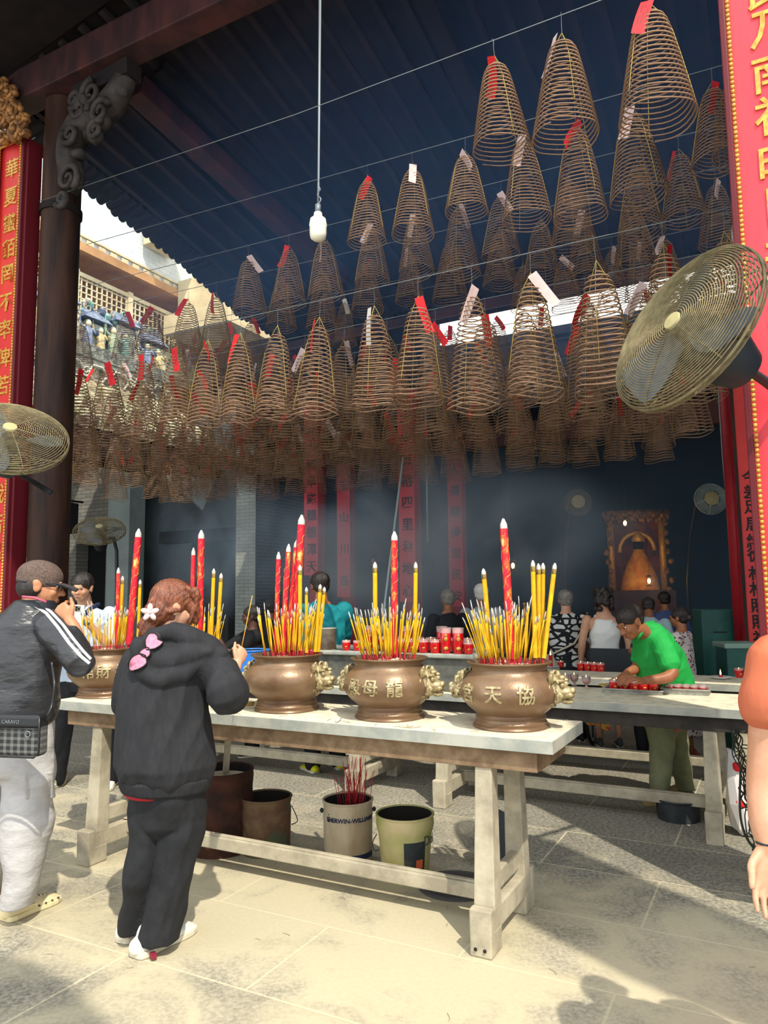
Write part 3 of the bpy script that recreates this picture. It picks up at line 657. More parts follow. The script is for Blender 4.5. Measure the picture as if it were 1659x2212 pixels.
# thin sticks, one mesh per stick design shared by all copies
def stick_mesh(L, red, r, bend, tip='ash'):
    mb = MB(); P = []; n = 6
    for i in range(n + 1):
        t = i / n; P.append(V((bend * t * t * L, 0, t * L)))
    k = max(1, int(red * n + .5)); mb.tube(P[:k + 1], r * .7, 5, mi=0); mb.tube(P[k:n], r, 5, mi=1)
    mb.tube([P[n - 1], P[n - 1] * .5 + P[n] * .5, P[n] + V((bend * .08 * L, 0, -.004))], [r, r * .9, r * .5], 5, mi=2)
    return mb.mesh('incense_stick', [M['redstick'], M['yellow'], M['ash']])
SM = [stick_mesh(L, rd, r, b) for L, rd, r, b in ((.29, .18, .0028, .0), (.26, .2, .0028, .05), (.31, .17, .0030, -.04), (.24, .34, .0024, .08), (.28, .17, .0038, .0), (.22, .18, .003, .03))]
cnt = 0
for ui, c in enumerate(UR):
    n = (40, 36, 66, 60, 66)[ui]
    for i in range(n):
        a = rng.uniform(0, 6.283); r = .135 * math.sqrt(rng.random()); dx, dy = r * math.cos(a), r * math.sin(a)
        me = SM[rng.choice((0, 0, 1, 2, 2, 3, 4, 4, 5))]
        o = bpy.data.objects.new('incense_stick', me); COL.objects.link(o)
        o.location = c + V((dx, dy, .275)); t = V((dx * 1.7 + rng.gauss(0, .055), dy * 1.2 + rng.gauss(0, .05), 1)).normalized()
        if ui in (3, 4) and i < 7: o.location = c + V((-.13 + i * .008, .0 - i * .01, .275)); t = V((-.30 + i * .012, .05, 1)).normalized(); me = SM[2]
        if ui == 2 and i < 9: o.location = c + V((.09 + i * .008, .01 * (i % 3), .275)); t = V((.13 + i * .01, .05, 1)).normalized(); o.data = SM[4]
        q = UP.rotation_difference(t); o.rotation_mode = 'QUATERNION'; o.rotation_quaternion = q @ Quaternion(UP, rng.uniform(0, 6.28)); s = rng.uniform(.85, 1.12); o.scale = (1.1, 1.1, s)
        dd = o.location - c; tv_ = V((dd.x, dd.y, 0)); zone = 'centre' if tv_.length < .045 else (('left side' if dd.x < 0 else 'right side') if abs(dd.x) > abs(dd.y) else ('front' if dd.y < 0 else 'back'))
        ln = 'upright' if abs(t.x) < .05 else ('leaning left' if t.x < 0 else 'leaning right'); hh = 'taller' if me in (SM[0], SM[2], SM[4]) else 'shorter'
        tag(o, '%s yellow incense stick %s, %s of the %s' % (hh, ln, zone, UN[ui]), 'incense stick', '%s thin sticks %s at the %s of the %s' % (hh, ln, zone, UN[ui])); cnt += 1
# thick joss sticks given by base and tip
def joss(ui, bx, by, tx, ty, rpx, kind, label, dy=0.0):
    c = UR[ui]; D = c.y + dy; b = PD(bx, by, D); b.z = SZ - .01; p = PD(tx, ty, D); r = rpx * D / F; d = p - b
    t = bpy.data.objects.new('joss_stick', None); COL.objects.link(t); t.location = b; tag(t, label, 'joss stick', 'thick joss sticks in the bronze urns')
    red = kind == 'red'; f0 = .06 if red else .09; f1 = .93 if red else .94
    mb = MB(); mb.tube([(0, 0, 0), d * f0], r * (.55 if red else .35), 8); mb.build('stem', M['redstick'], t, smooth=True)
    mb = MB(); mb.tube([d * f0, d * (f0 + .001), d * f1], [r * .9, r, r], 12); mb.build('incense_body', M['joss_red'] if red else M['yellow'], t, smooth=True, auto=50)
    if not red:
        mb = MB(); mb.tube([d * (f1 - .05), d * f1], r * 1.02, 10); mb.build('charred_band', M['char'], t, smooth=True)
    mb = MB(); mb.tube([d * f1, d * (f1 + .03), d * 1.0], [r * .98, r * .92, r * .25], 10); mb.build('ash_tip', M['ash'], t, smooth=True, auto=60)
    if red and r > .013:
        mb = MB(); N = 26
        for j in range(2):      # raised gold dragon winding round the wrap
            P = []; 
            X = d.orthogonal().normalized(); Y = d.normalized().cross(X)
            for i in range(90):
                u = i / 89; a = u * 6.28 * 2.6 + j * 3.14 + .5 * math.sin(u * 40); P.append(d * (f0 + .3 + (f1 - f0 - .33) * u) + (X * math.cos(a) + Y * math.sin(a)) * r * .99)
            mb.tube(P, .0013 + .0006 * j, 4)
        mb.build('dragon_relief', M['gold'], t, smooth=True)
    return t, d, r
J = [(4, 1106, 1428, 1087, 1120, 8.5, 'red', 'tall dragon-wrapped joss stick in the rightmost urn'),
     (3, 852, 1420, 852, 1148, 7.5, 'red', 'tall dragon-wrapped joss stick in the second urn from the right'),
     (2, 634, 1400, 652, 1112, 8, 'red', 'tallest dragon-wrapped joss stick in the middle urn'),
     (2, 620, 1400, 642, 1165, 6.5, 'red', 'second tallest red joss stick in the middle urn'),
     (2, 608, 1400, 624, 1175, 5.5, 'red', 'medium red joss stick in the middle urn'),
     (2, 595, 1400, 602, 1192, 5, 'red', 'leftmost and slimmest red joss stick in the middle urn'),
     (1, 430, 1400, 435, 1145, 7, 'red', 'tall dragon-wrapped joss stick behind the woman\'s head'),
     (1, 412, 1400, 418, 1183, 4.5, 'red', 'slim red joss stick behind the woman\'s head'),
     (0, 277, 1418, 300, 1142, 7, 'red', 'tall dragon-wrapped joss stick in the leftmost urn'),
     (0, 251, 1415, 256, 1226, 4, 'red', 'slim red joss stick in the leftmost urn'),
     (4, 1062, 1425, 1044, 1228, 5.2, 'y', 'yellow joss stick leaning left in the rightmost urn'),
     (4, 1156, 1425, 1151, 1210, 5, 'y', 'leftmost yellow joss stick of the right hand four in the rightmost urn'),
     (4, 1164, 1428, 1163, 1217, 5, 'y', 'second yellow joss stick of the right hand four in the rightmost urn'),
     (4, 1170, 1430, 1173, 1216, 5, 'y', 'third yellow joss stick of the right hand four in the rightmost urn'),
     (4, 1172, 1434, 1199, 1216, 5, 'y', 'yellow joss stick leaning right in the rightmost urn'),
     (3, 811, 1410, 810, 1214, 5, 'y', 'left yellow joss stick in the second urn from the right'),
     (3, 896, 1413, 898, 1214, 4.6, 'y', 'right yellow joss stick in the second urn from the right'),
     (2, 612, 1395, 618, 1224, 5, 'y', 'left yellow joss stick in the middle urn'),
     (2, 648, 1395, 648, 1220, 4.6, 'y', 'right yellow joss stick in the middle urn'),
     (2, 680, 1400, 692, 1262, 4, 'y', 'shorter yellow joss stick near the right rim of the middle urn'),
     (2, 686, 1400, 701, 1268, 4, 'y', 'short outward leaning yellow joss stick in the middle urn'),
     (2, 662, 1400, 662, 1268, 3.4, 'y', 'short upright yellow joss stick in the middle urn'),
     (1, 468, 1400, 478, 1238, 4, 'y', 'right yellow joss stick behind the woman'),
     (1, 455, 1400, 462, 1228, 4, 'y', 'left yellow joss stick behind the woman'),
     (0, 257, 1415, 265, 1244, 3.8, 'y', 'left yellow joss stick in the leftmost urn'),
     (0, 297, 1405, 303, 1252, 3.4, 'y', 'right yellow joss stick in the leftmost urn')]
for i, j in enumerate(J):
    t, d, r = joss(*j, dy=((i * 37) % 7 - 3) * .012)
    if i == 0:
        mb = MB(); X = (V((-t.location.x, -t.location.y, 0))).normalized(); Rz = Matrix.Rotation(math.atan2(X.y, X.x) + math.pi / 2, 3, 'Z')
        for k, ch in enumerate('合家平安'): put_text(mb, ch, .026, d * (.36 - k * .065) + X * (r + .001), Rz, extrude=.001)
        mb.build('lettering', M['gold'], t)
# fallen stick and small litter on the front table
mb = MB(); mb.tube([PZ(478, 1528, .935), PZ(548, 1520, .94)], .012, 8); tag(mb.build('wooden_rod', mat('pale_bamboo', 'c9a95f', .7), smooth=True), 'pale bamboo rod lying on the front table left of the middle urn', 'rod')
mb = MB(); mb.tube([PZ(727, 1557, .928), PZ(735, 1551, .928)], .008, 8); tag(mb.build('candle_stub', M['tagwhite'], smooth=True), 'small pale stub lying on the front table between two urns', 'stub')

# ------------------------------------------------------------ trough with candle glasses
a = PN(1016, 1420, 5.17); b = PN(628, 1420, 5.17); s1, s0 = tosn(a)[0], tosn(b)[0]
TZ = 1.075
t = thing('stone_trough', 'long grey stone incense trough with pale rim on the middle table', 'trough', SN((s0 + s1) / 2, 5.47, .812), RZ); Lt = s1 - s0
mb = MB(); h = TZ - .812
for y, zc in ((-.27, h / 2), (.27, h / 2)): mb.box((0, y, zc), (Lt, .05, h))
for x in (-Lt / 2 + .025, Lt / 2 - .025): mb.box((x, 0, h / 2), (.05, .54, h))
mb.box((0, 0, .03), (Lt, .54, .06)); mb.build('basin', mat('stained_stone', '6a6a62', .85, c2='4a4b46', scale=7, bump=.2), t, bevel=.01)
mb = MB()
for y in (-.28, .28): mb.box((0, y, h), (Lt + .06, .09, .035))
for x in (-Lt / 2, Lt / 2): mb.box((x, 0, h), (.09, .56, .034))
mb.build('rim', M['slabedge'], t, bevel=.01)
mb = MB(); mb.box((0, 0, h - .05), (Lt - .1, .5, .02)); mb.build('ash_bed', M['sand'], t)
RG = mat('red_wax_glass', 'c4121b', .12, spec=.6, coat=.6); RGP = mat('pinkish_wax', 'a34a44', .3, spec=.5)
FL = bpy.data.materials.new('candle_flame'); FL.use_nodes = True; nt, b_ = nodes(FL); b_.inputs['Emission Color'].default_value = (1, .6, .15, 1); b_.inputs['Emission Strength'].default_value = 6
CG = glass_mat('clear_glass', 'ffe9e4')
def cup(r, h, red=RG, tall=False, lit=True, name='candle_glass', nogold=False):
    t = bpy.data.objects.new(name, None); COL.objects.link(t)
    mb = MB(); mb.lathe([(0, 0), (r * .82, 0), (r * .86, .006), (r, h * .5), (r, h * .8), (r * .97, h * .81), (0, h * .8)], 16); mb.build('wax', red, t, smooth=True, auto=40)
    mb = MB(); mb.lathe([(r * 1.0, h * .78), (r * 1.04, h), (r * .98, h), (r * .96, h * .8)], 16); mb.build('rim', CG, t, smooth=True)
    if tall and not nogold:
        mb = MB(); mb.ell((0, -r - .001, h * .56), (.016, .004, .016), k=10); mb.ell((0, -r - .001, h * .7), (.011, .004, .012), k=10)
        mb.ell((0, -r - .001, h * .2), (.02, .004, .014), k=8); mb.build('gold_gourd', M['gold'], t, smooth=True)
    elif not nogold:
        mb = MB(); mb.ell((0, -r * .95, h * .38), (.012, .003, .008), k=8); mb.build('gold_mark', M['gold'], t, smooth=True)
    if lit:
        mb = MB(); mb.lathe([(0, h * .8), (.004, h * .86), (.005, h * .9), (0, h * 1.08)], 8); mb.build('flame', FL, t, smooth=True)
    return t
ORD = ['leftmost', 'second', 'third', 'fourth', 'fifth', 'sixth', 'seventh', 'eighth', 'ninth', 'tenth', 'eleventh', 'twelfth', 'thirteenth', 'fourteenth', 'fifteenth', 'sixteenth', 'seventeenth', 'eighteenth', 'nineteenth', 'twentieth']
short = cup(.042, .10); tall = cup(.042, .19, tall=True, lit=False)
used = {}
def place(proto, P, label, group, sc=1.0, rz=RZ + .45):
    loc = P
    if proto.name not in used: used[proto.name] = 1; o = proto; o.location = loc; o.rotation_euler = (0, 0, rz); o.scale = (sc,) * 3
    else: o = dup(proto, loc, (0, 0, rz), (sc,) * 3)
    return tag(o, label, 'candle', group)
TZR = TZ + .019; g = 'red candle glasses on the stone trough'
def onrim(px, n=5.19): p = PN(px, 1400, n); q = tosn(p); return SN(q[0], n, TZR)
for i, px in enumerate((665, 690, 748, 772, 840, 866, 890, 915, 940, 1012)):
    place(short, onrim(px), 'short red candle glass on the trough rim, %s along the front edge from the left' % ORD[i], g, (.8, .8, .8, .8, 1, 1, 1, 1, 1, .9)[i])
for i, px in enumerate((963, 990)): place(tall, onrim(px), ['tall red candle glass with gold gourd, left of the pair', 'tall red candle glass with gold gourd, right of the pair'][i], g)
mb = MB(); mb.box((0, 0, -.012), (1.3, .14, .02)); q = tosn(PN(890, 1400, 5.5)); o = mb.build('candle_shelf', M['soot'], loc=SN(q[0] + .3, 5.5, TZR - .02 + .004), rot=(0, 0, RZ)); tag(o, 'dark narrow plank across the trough under the back row of candles', 'plank')
for i, px in enumerate((800, 828, 853, 880, 906, 931, 955, 985, 1010)):
    p = tosn(PN(px, 1400, 5.5)); place(short if i % 3 else tall, SN(p[0], 5.5, TZR - .006), 'red candle glass in the back row on the trough, %s from the left' % ORD[i], g, 1.0)
# dented tin beside the teal shirt
c = PN(716, 1400, 5.3); q = tosn(c); t = thing('tin_can', 'dented rusty tin standing on the trough behind the middle urn', 'tin', SN(q[0], 5.24, TZR))
RT = mat('rusty_tin', '6f6658', .6, metal=.3, c2='4b3c30', scale=9)
mb = MB(); mb.lathe([(0, 0), (.072, 0), (.072, .17), (.068, .172), (.066, .01), (0, .01)], 24); mb.build('can', RT, t, smooth=True, auto=40)
mb = MB(); mb.lathe([(.074, .165), (.077, .17), (.074, .176)], 24); mb.build('rim', M['slabedge'], t, smooth=True)

# trays on the right table
TM = mat('scuffed_aluminium', 'a8a89e', .45, metal=.5, c2='8d8c82', scale=20); TT = .814
def tray(x, y, w, d, label, hgt=.03):
    P = PZ(x, y, TT); t = thing('serving_tray', label, 'tray', P, RZ)
    mb = MB(); r = .008; mb.box((0, 0, .006), (w, d, .01))
    for sx in (-1, 1): mb.beam((sx * w / 2, -d / 2, .012), (sx * (w / 2 + .0), d / 2, .012), r, hgt); mb.beam((-w / 2, sx * d / 2, .012), (w / 2, sx * d / 2, .012), r, hgt)
    mb.build('pan', TM, t, bevel=.003)
    mb = MB(); z = hgt / 2 + .012; P4 = [(-w / 2 - .008, -d / 2 - .008, z), (w / 2 + .008, -d / 2 - .008, z), (w / 2 + .008, d / 2 + .008, z), (-w / 2 - .008, d / 2 + .008, z), (-w / 2 - .008, -d / 2 - .008, z)]
    mb.tube(P4, .006, 6); mb.build('rolled_rim', M['slabedge'], t, smooth=True); return P
T1 = tray(1372, 1494, .40, .27, 'pale tray holding bright red candle glasses on the right table')
T2 = tray(1483, 1497, .30, .20, 'metal tray holding dull pink candles on the right table', .045)
small = cup(.036, .075, nogold=False)
for i in range(10):
    r, k = divmod(i, 5); P = T1 + E1 * (-.135 + k * .068) + NN * (-.055 + r * .09) + UP * .0115
    place(small, P, 'bright red candle glass on the pale tray, %s row, %s from the left' % (('front', 'back')[r], ORD[k]), 'red candle glasses on the pale tray')
pk = cup(.026, .045, red=RGP, lit=False, nogold=True)
for i in range(10):
    r, k = divmod(i, 5); P = T2 + E1 * (-.11 + k * .055) + NN * (-.04 + r * .075) + UP * .0115
    place(pk, P, 'dull pink candle on the metal tray, %s row, %s from the left' % (('front', 'back')[r], ORD[k]), 'dull pink candles on the metal tray')
def goblet():
    t = bpy.data.objects.new('goblet', None); COL.objects.link(t)
    mb = MB(); mb.lathe([(0, 0), (.024, 0), (.024, .004), (.008, .01), (.006, .02), (.02, .03), (.032, .05), (.034, .085), (.032, .085), (.03, .052), (.0, .03)], 18); mb.build('bowl', CG, t, smooth=True)
    mb = MB(); mb.lathe([(0, .033), (.022, .038), (.03, .055), (.031, .075), (0, .075)], 18); mb.build('wax', mat('translucent_red_wax', 'c0282a', .2, spec=.6), t, smooth=True)
    mb = MB(); mb.lathe([(0, .075), (.004, .081), (0, .1)], 8); mb.build('flame', FL, t, smooth=True)
    return t
gb = goblet()
for i, (x, y) in enumerate(((1222, 1481), (1241, 1480), (1267, 1486))):
    o = place(gb, PZ(x, y, TT), ['leftmost', 'middle', 'rightmost'][i] + ' of three stemmed glasses of red wax on the right table', 'three stemmed red glasses')
mb = MB(); P = PZ(1206, 1474, TT); 
t = thing('glass_bowl', 'small clear glass bowl left of the stemmed red glasses', 'bowl', P); mb.lathe([(0, 0), (.03, 0), (.045, .05), (.042, .05), (.028, .004), (0, .004)], 20); mb.build('bowl', CG, t, smooth=True)
def dish(P, r, m, label):
    t = thing('saucer', label, 'saucer', P); mb = MB(); mb.lathe([(0, 0), (r * .6, 0), (r, .016), (r * .98, .02), (r * .55, .006), (0, .005)], 24); mb.build('plate', m, t, smooth=True); return t
dish(PZ(1313, 1484, TT), .07, mat('yellow_enamel', 'd8b96a', .4), 'yellowish saucer with wax scraps under the man\'s hands')
mb = MB()
for i in range(6): mb.ell(PZ(1313, 1482, TT + .014) + V((rng.uniform(-.03, .03), rng.uniform(-.02, .02), 0)), (.013, .009, .009), k=6)
tag(mb.build('wax_scraps', RGP), 'red wax scraps lying in the yellowish saucer', 'wax', kind='stuff')
wp = mat('white_china', 'd8d8d2', .3)
dish(PZ(1557, 1466, TT), .085, wp, 'white saucer with a burning stub on the farthest table')
dish(PZ(1190, 1443, TT), .085, wp, 'white saucer under the slim red candle on the farthest table')
def candle(P, r, h, label, m=RG):
    t = thing('candle', label, 'candle', P); mb = MB(); mb.lathe([(0, 0), (r, 0), (r, h), (r * .8, h + .003), (0, h)], 14); mb.build('wax', m, t, smooth=True, auto=40)
    mb = MB(); mb.lathe([(0, h), (.007, h + .012), (.006, h + .02), (0, h + .05)], 8); mb.build('flame', FL, t, smooth=True)
candle(PZ(1190, 1443, TT) + UP * .008, .018, .11, 'slim red candle burning in a white saucer on the farthest table')
candle(PZ(1557, 1466, TT) + UP * .008, .016, .02, 'low burning stub in a white saucer on the farthest table')
for i, x in enumerate((1255, 1270, 1284, 1298)): place(small, PZ(x, 1447 + i, TT), 'small red candle glass on the farthest table, %s of the cluster from the left' % ORD[i], 'red glasses on the farthest table', 1.0)
place(small, PZ(1597, 1463, TT), 'single dark candle glass at the right end of the farthest table', 'red glasses on the farthest table')
place(small, PZ(1212, 1441, TT), 'single red glass beside the slim candle on the farthest table', 'red glasses on the farthest table', .8)

# ------------------------------------------------------------ buckets under the front table
def pail(name, label, cat, px, D, wpx, rimy, botx, prof, mats, k=40):
    P = PD(px, 1800, D); c = V((P.x, P.y, 0)); R = wpx / 2 * D / F; h = PD(px, rimy, D).z
    t = thing(name, label, cat, c, math.atan2(c.y, c.x) - math.pi / 2); return t, R, h
RUST = mat('flaking_rust', '4a2a1e', .85, c2='2b1a14', scale=6, bump=.4, bscale=25); RUST2 = mat('mossy_rust', '6a563c', .8, c2='45503a', scale=4, bump=.25, bscale=30, c3='5a4030')
DARK = mat('dark_inside', '1c1815', .9)
def shell(t, R, h, m, rb=.92, ribs=(), inner=DARK, wall=.006, name='body'):
    P = [(0, 0), (R * rb, 0)]; N = 14
    for i in range(N + 1):
        z = h * i / N; r = R * (rb + (1 - rb) * i / N)
        for rz, d, w in ribs: r += d * math.exp(-((z - rz * h) / w) ** 2)
        P.append((r, z))
    mb = MB(); mb.lathe(P, 44, mi=0); o = mb.build(name, m, t, smooth=True, auto=45)
    mb = MB(); mb.lathe([(R - wall, h), (R * rb - wall, .02), (0, .02)], 40); mb.build('inside', inner, t, smooth=True)
    mb = MB(); P = [V((R * math.cos(a), R * math.sin(a), h)) for a in [k * 2 * math.pi / 40 for k in range(41)]]; mb.tube(P, .007, 6, caps=False); mb.build('rim', m, t, smooth=True)
t, R, h = pail('ash_drum', 'large rusty steel drum beside the hoodie woman under the front table', 'drum', 475, 4.75, 134, 1662, 0, None, None)
shell(t, R, h, RUST, .97, ((.9, .008, .02), (.62, .006, .02), (.3, .006, .02)))
mb = MB(); mb.lathe([(R * .95, h - .05), (R * .5, h - .03), (0, h - .02)], 24); mb.build('ash_fill', M['sand'], t, smooth=True)
b = t.location + V((.03, 0, h - .06)); tp = PD(494, 1575, 4.7)
mb = MB(); mb.beam(b, tp + (tp - b) * .0, .035, .02); tag(mb.build('stirring_paddle', M['greywood']), 'flat grey wooden paddle standing in the large rusty drum', 'paddle')
t, R, h = pail('pail', 'small rusty mossy steel pail between the large drum and the paint pail', 'bucket', 575, 4.7, 104, 1720, 0, None, None)
shell(t, R, h, RUST2, .95, ((.86, -.006, .012),)); mb = MB(); mb.tube(catm([(R, 0, h * .8), (R + .03, .0, h * .6), (R + .035, 0, h * .5), (R, 0, h * .45)], 5), .003, 5); mb.build('bail_handle', M['blackmetal'], t, smooth=True)
t, R, h = pail('paint_pail', 'white paint pail with blue base band full of spent red incense sticks', 'bucket', 752, 4.5, 103, 1726, 0, None, None)
PW = mat('stained_white_pail', 'b3a68c', .6, c2='8c7355', scale=5, lo=.45, hi=.75, stretch=(1, 1, .35))
shell(t, R, h, PW, .96, ((.88, -.004, .01), (.8, .003, .008), (.05, .003, .01)))
mb = MB(); mb.lathe([(R * .962, .004), (R * .966 + .001, .075)], 44); mb.build('blue_band', mat('navy_band', '2a3258', .6, c2='1d2340', scale=9), t, smooth=True)
mb = MB()
for sx in (-1, 1): mb.ell((sx * (R + .008), 0, h * .83), (.012, .014, .014), k=10)
mb.build('handle_ear', M['blackmetal'], t, smooth=True)
mb = MB(); vs, fs = glyphs('SHERWIN-WILLIAMS', .034, extrude=.0012, offset=.0008); Rr = R * .992
mb.add([((Rr + .003 - v.y) * math.sin(v.x / Rr + .12), -(Rr + .003 - v.y) * math.cos(v.x / Rr + .12), v.z + h * .76) for v in vs], fs)
for q in range(14):
    a = q / 13 * 6.283; x = -.135 + .012 * math.cos(a); z = h * .765 + .016 * math.sin(a) + (.008 if q in (3, 4) else 0)
    a2 = x / Rr + .08; mb.ell((Rr * math.sin(a2) * 1.01, -Rr * math.cos(a2) * 1.01, z), .0028, k=5)
mb.build('lettering', mat('dark_blue_print', '1c2140', .6), t)
PT = t.location.copy(); PR_, Ph = R, h
SM2 = []
for L in (.30, .36, .26):
    mb = MB(); mb.tube([(0, 0, 0), (.004, 0, L * .5), (0, 0, L)], .0017, 5); SM2.append(mb.mesh('spent_stick', [M['redstick']]))
for i in range(46):
    a = rng.uniform(0, 6.28); r = R * .55 * rng.random(); o = bpy.data.objects.new('spent_incense_stick', rng.choice(SM2)); COL.objects.link(o)
    o.location = PT + V((.03 + r * math.cos(a), r * math.sin(a), h * .62)); d = V((rng.gauss(.05, .14), rng.gauss(0, .12), 1)).normalized(); o.rotation_mode = 'QUATERNION'; o.rotation_quaternion = UP.rotation_difference(d)
    ln = 'upright' if abs(d.x) < .06 else ('leaning left' if d.x < 0 else 'leaning right'); hh = 'long' if o.data is SM2[1] else 'short'; tag(o, '%s dark red spent incense stick %s in the paint pail' % (hh, ln), 'incense stick', '%s spent sticks %s in the paint pail' % (hh, ln))
mb = MB(); mb.lathe([(0, Ph * .6), (PR_ * .93, Ph * .6)], 24); o = mb.build('ash_fill', M['char'], t, smooth=True)
t, R, h = pail('plastic_pail', 'yellow green plastic pail with dark label, rightmost under the front table', 'bucket', 875, 4.26, 118, 1757, 0, None, None)
PG = mat('yellow_green_plastic', 'c2b183', .5, c2='8f9a4a', scale=2.2, lo=.4, hi=.6)
shell(t, R, h, PG, .80, ((.93, .004, .012), (.86, .008, .012), (.80, .006, .01)))
mb = MB(); P = []; fs = []
for i in range(9):
    a = -.05 + i * .11
    for z in (.04, h * .66):
        r = R * (.80 + .2 * z / h) + .0025; P.append((r * math.sin(a), -r * math.cos(a), z))
mb.add(P, [(2 * i, 2 * i + 2, 2 * i + 3, 2 * i + 1) for i in range(8)]); mb.build('dark_label', mat('smudged_label', '2b3234', .5, c2='55504a', scale=14, lo=.5, hi=.8), t, smooth=True)
mb = MB(); P = []
for a in (.42, .72):
    for z in (h * .24, h * .38): r = R * (.80 + .2 * z / h) + .004; P.append((r * math.sin(a), -r * math.cos(a), z))
mb.add(P, [(0, 2, 3, 1)]); mb.build('orange_label', mat('orange_label', 'c25a36', .5), t)
mb = MB(); vs, fs = glyphs('Dul', .07, extrude=.001); rr = R * .96
mb.add([((rr + .003 - v.y) * math.sin(v.x / rr + 1.05), -(rr + .003 - v.y) * math.cos(v.x / rr + 1.05), v.z + h * .66) for v in vs], fs); mb.build('lettering', M['char'], t)
mb = MB(); mb.tube(catm([(-R * .98, -.05, h * .72), (-R - .02, -.06, h * .6), (-R - .01, -.07, h * .48), (-R * .9, -.08, h * .5)], 5), .003, 5); mb.build('bail_handle', M['blackmetal'], t, smooth=True)
# round grate, dark panel, black tub
P = PZ(985, 1915, 0); t = thing('drain_cover', 'round dark metal cover lying on the paving behind the near table leg', 'cover', P)
mb = MB(); mb.lathe([(0, .0), (.2, 0), (.2, .012), (.185, .016), (.18, .01), (0, .01)], 36); mb.build('plate', M['char'], t, smooth=True, auto=40)
mb = MB()
for i in range(7): mb.box((-.12 + i * .04, 0, .013), (.012, .26 - abs(i - 3) * .05, .006))
mb.build('ridge', M['blackmetal'], t)
P = PZ(1078, 1893, 0); mb = MB(); w = .11; pr = [(-w, 0), (w, 0), (w, .2)] + [(w * math.cos(a), .2 + w * math.sin(a)) for a in [k * math.pi / 10 for k in range(1, 10)]] + [(-w, .2)]
n_ = len(pr); vs = [(x, -.012, z) for x, z in pr] + [(x, .012, z) for x, z in pr]
mb.add(vs, [tuple(range(n_)), tuple(range(2 * n_ - 1, n_ - 1, -1))] + [(i, i + n_, (i + 1) % n_ + n_, (i + 1) % n_) for i in range(n_)])
tag(mb.build('round_topped_panel', M['blackmetal'], loc=P + V((0, .15, 0)), rot=(-.12, 0, RZ + .5)), 'dark round-topped metal panel leaning behind the near table legs', 'panel')
P = PZ(1466, 1768, 0); t = thing('black_tub', 'low black rubber tub beside the green shirted man\'s feet', 'tub', P)
shell(t, .145, .13, mat('black_rubber', '23272a', .7, c2='34393a', scale=8), .93)
mb = MB(); mb.ell((.14, 0, .125), (.02, .03, .012), k=10); mb.build('lip', M['blackmetal'], t, smooth=True)
# blue bucket behind the hoodie woman's hand
P = PD(545, 1500, 5.9); t = thing('blue_bucket', 'bright blue plastic bucket half hidden behind the woman\'s hand and the middle urn', 'bucket', V((P.x, P.y, .814)))
shell(t, .13, .30, mat('blue_plastic', '2f78d6', .35, spec=.5), .85)

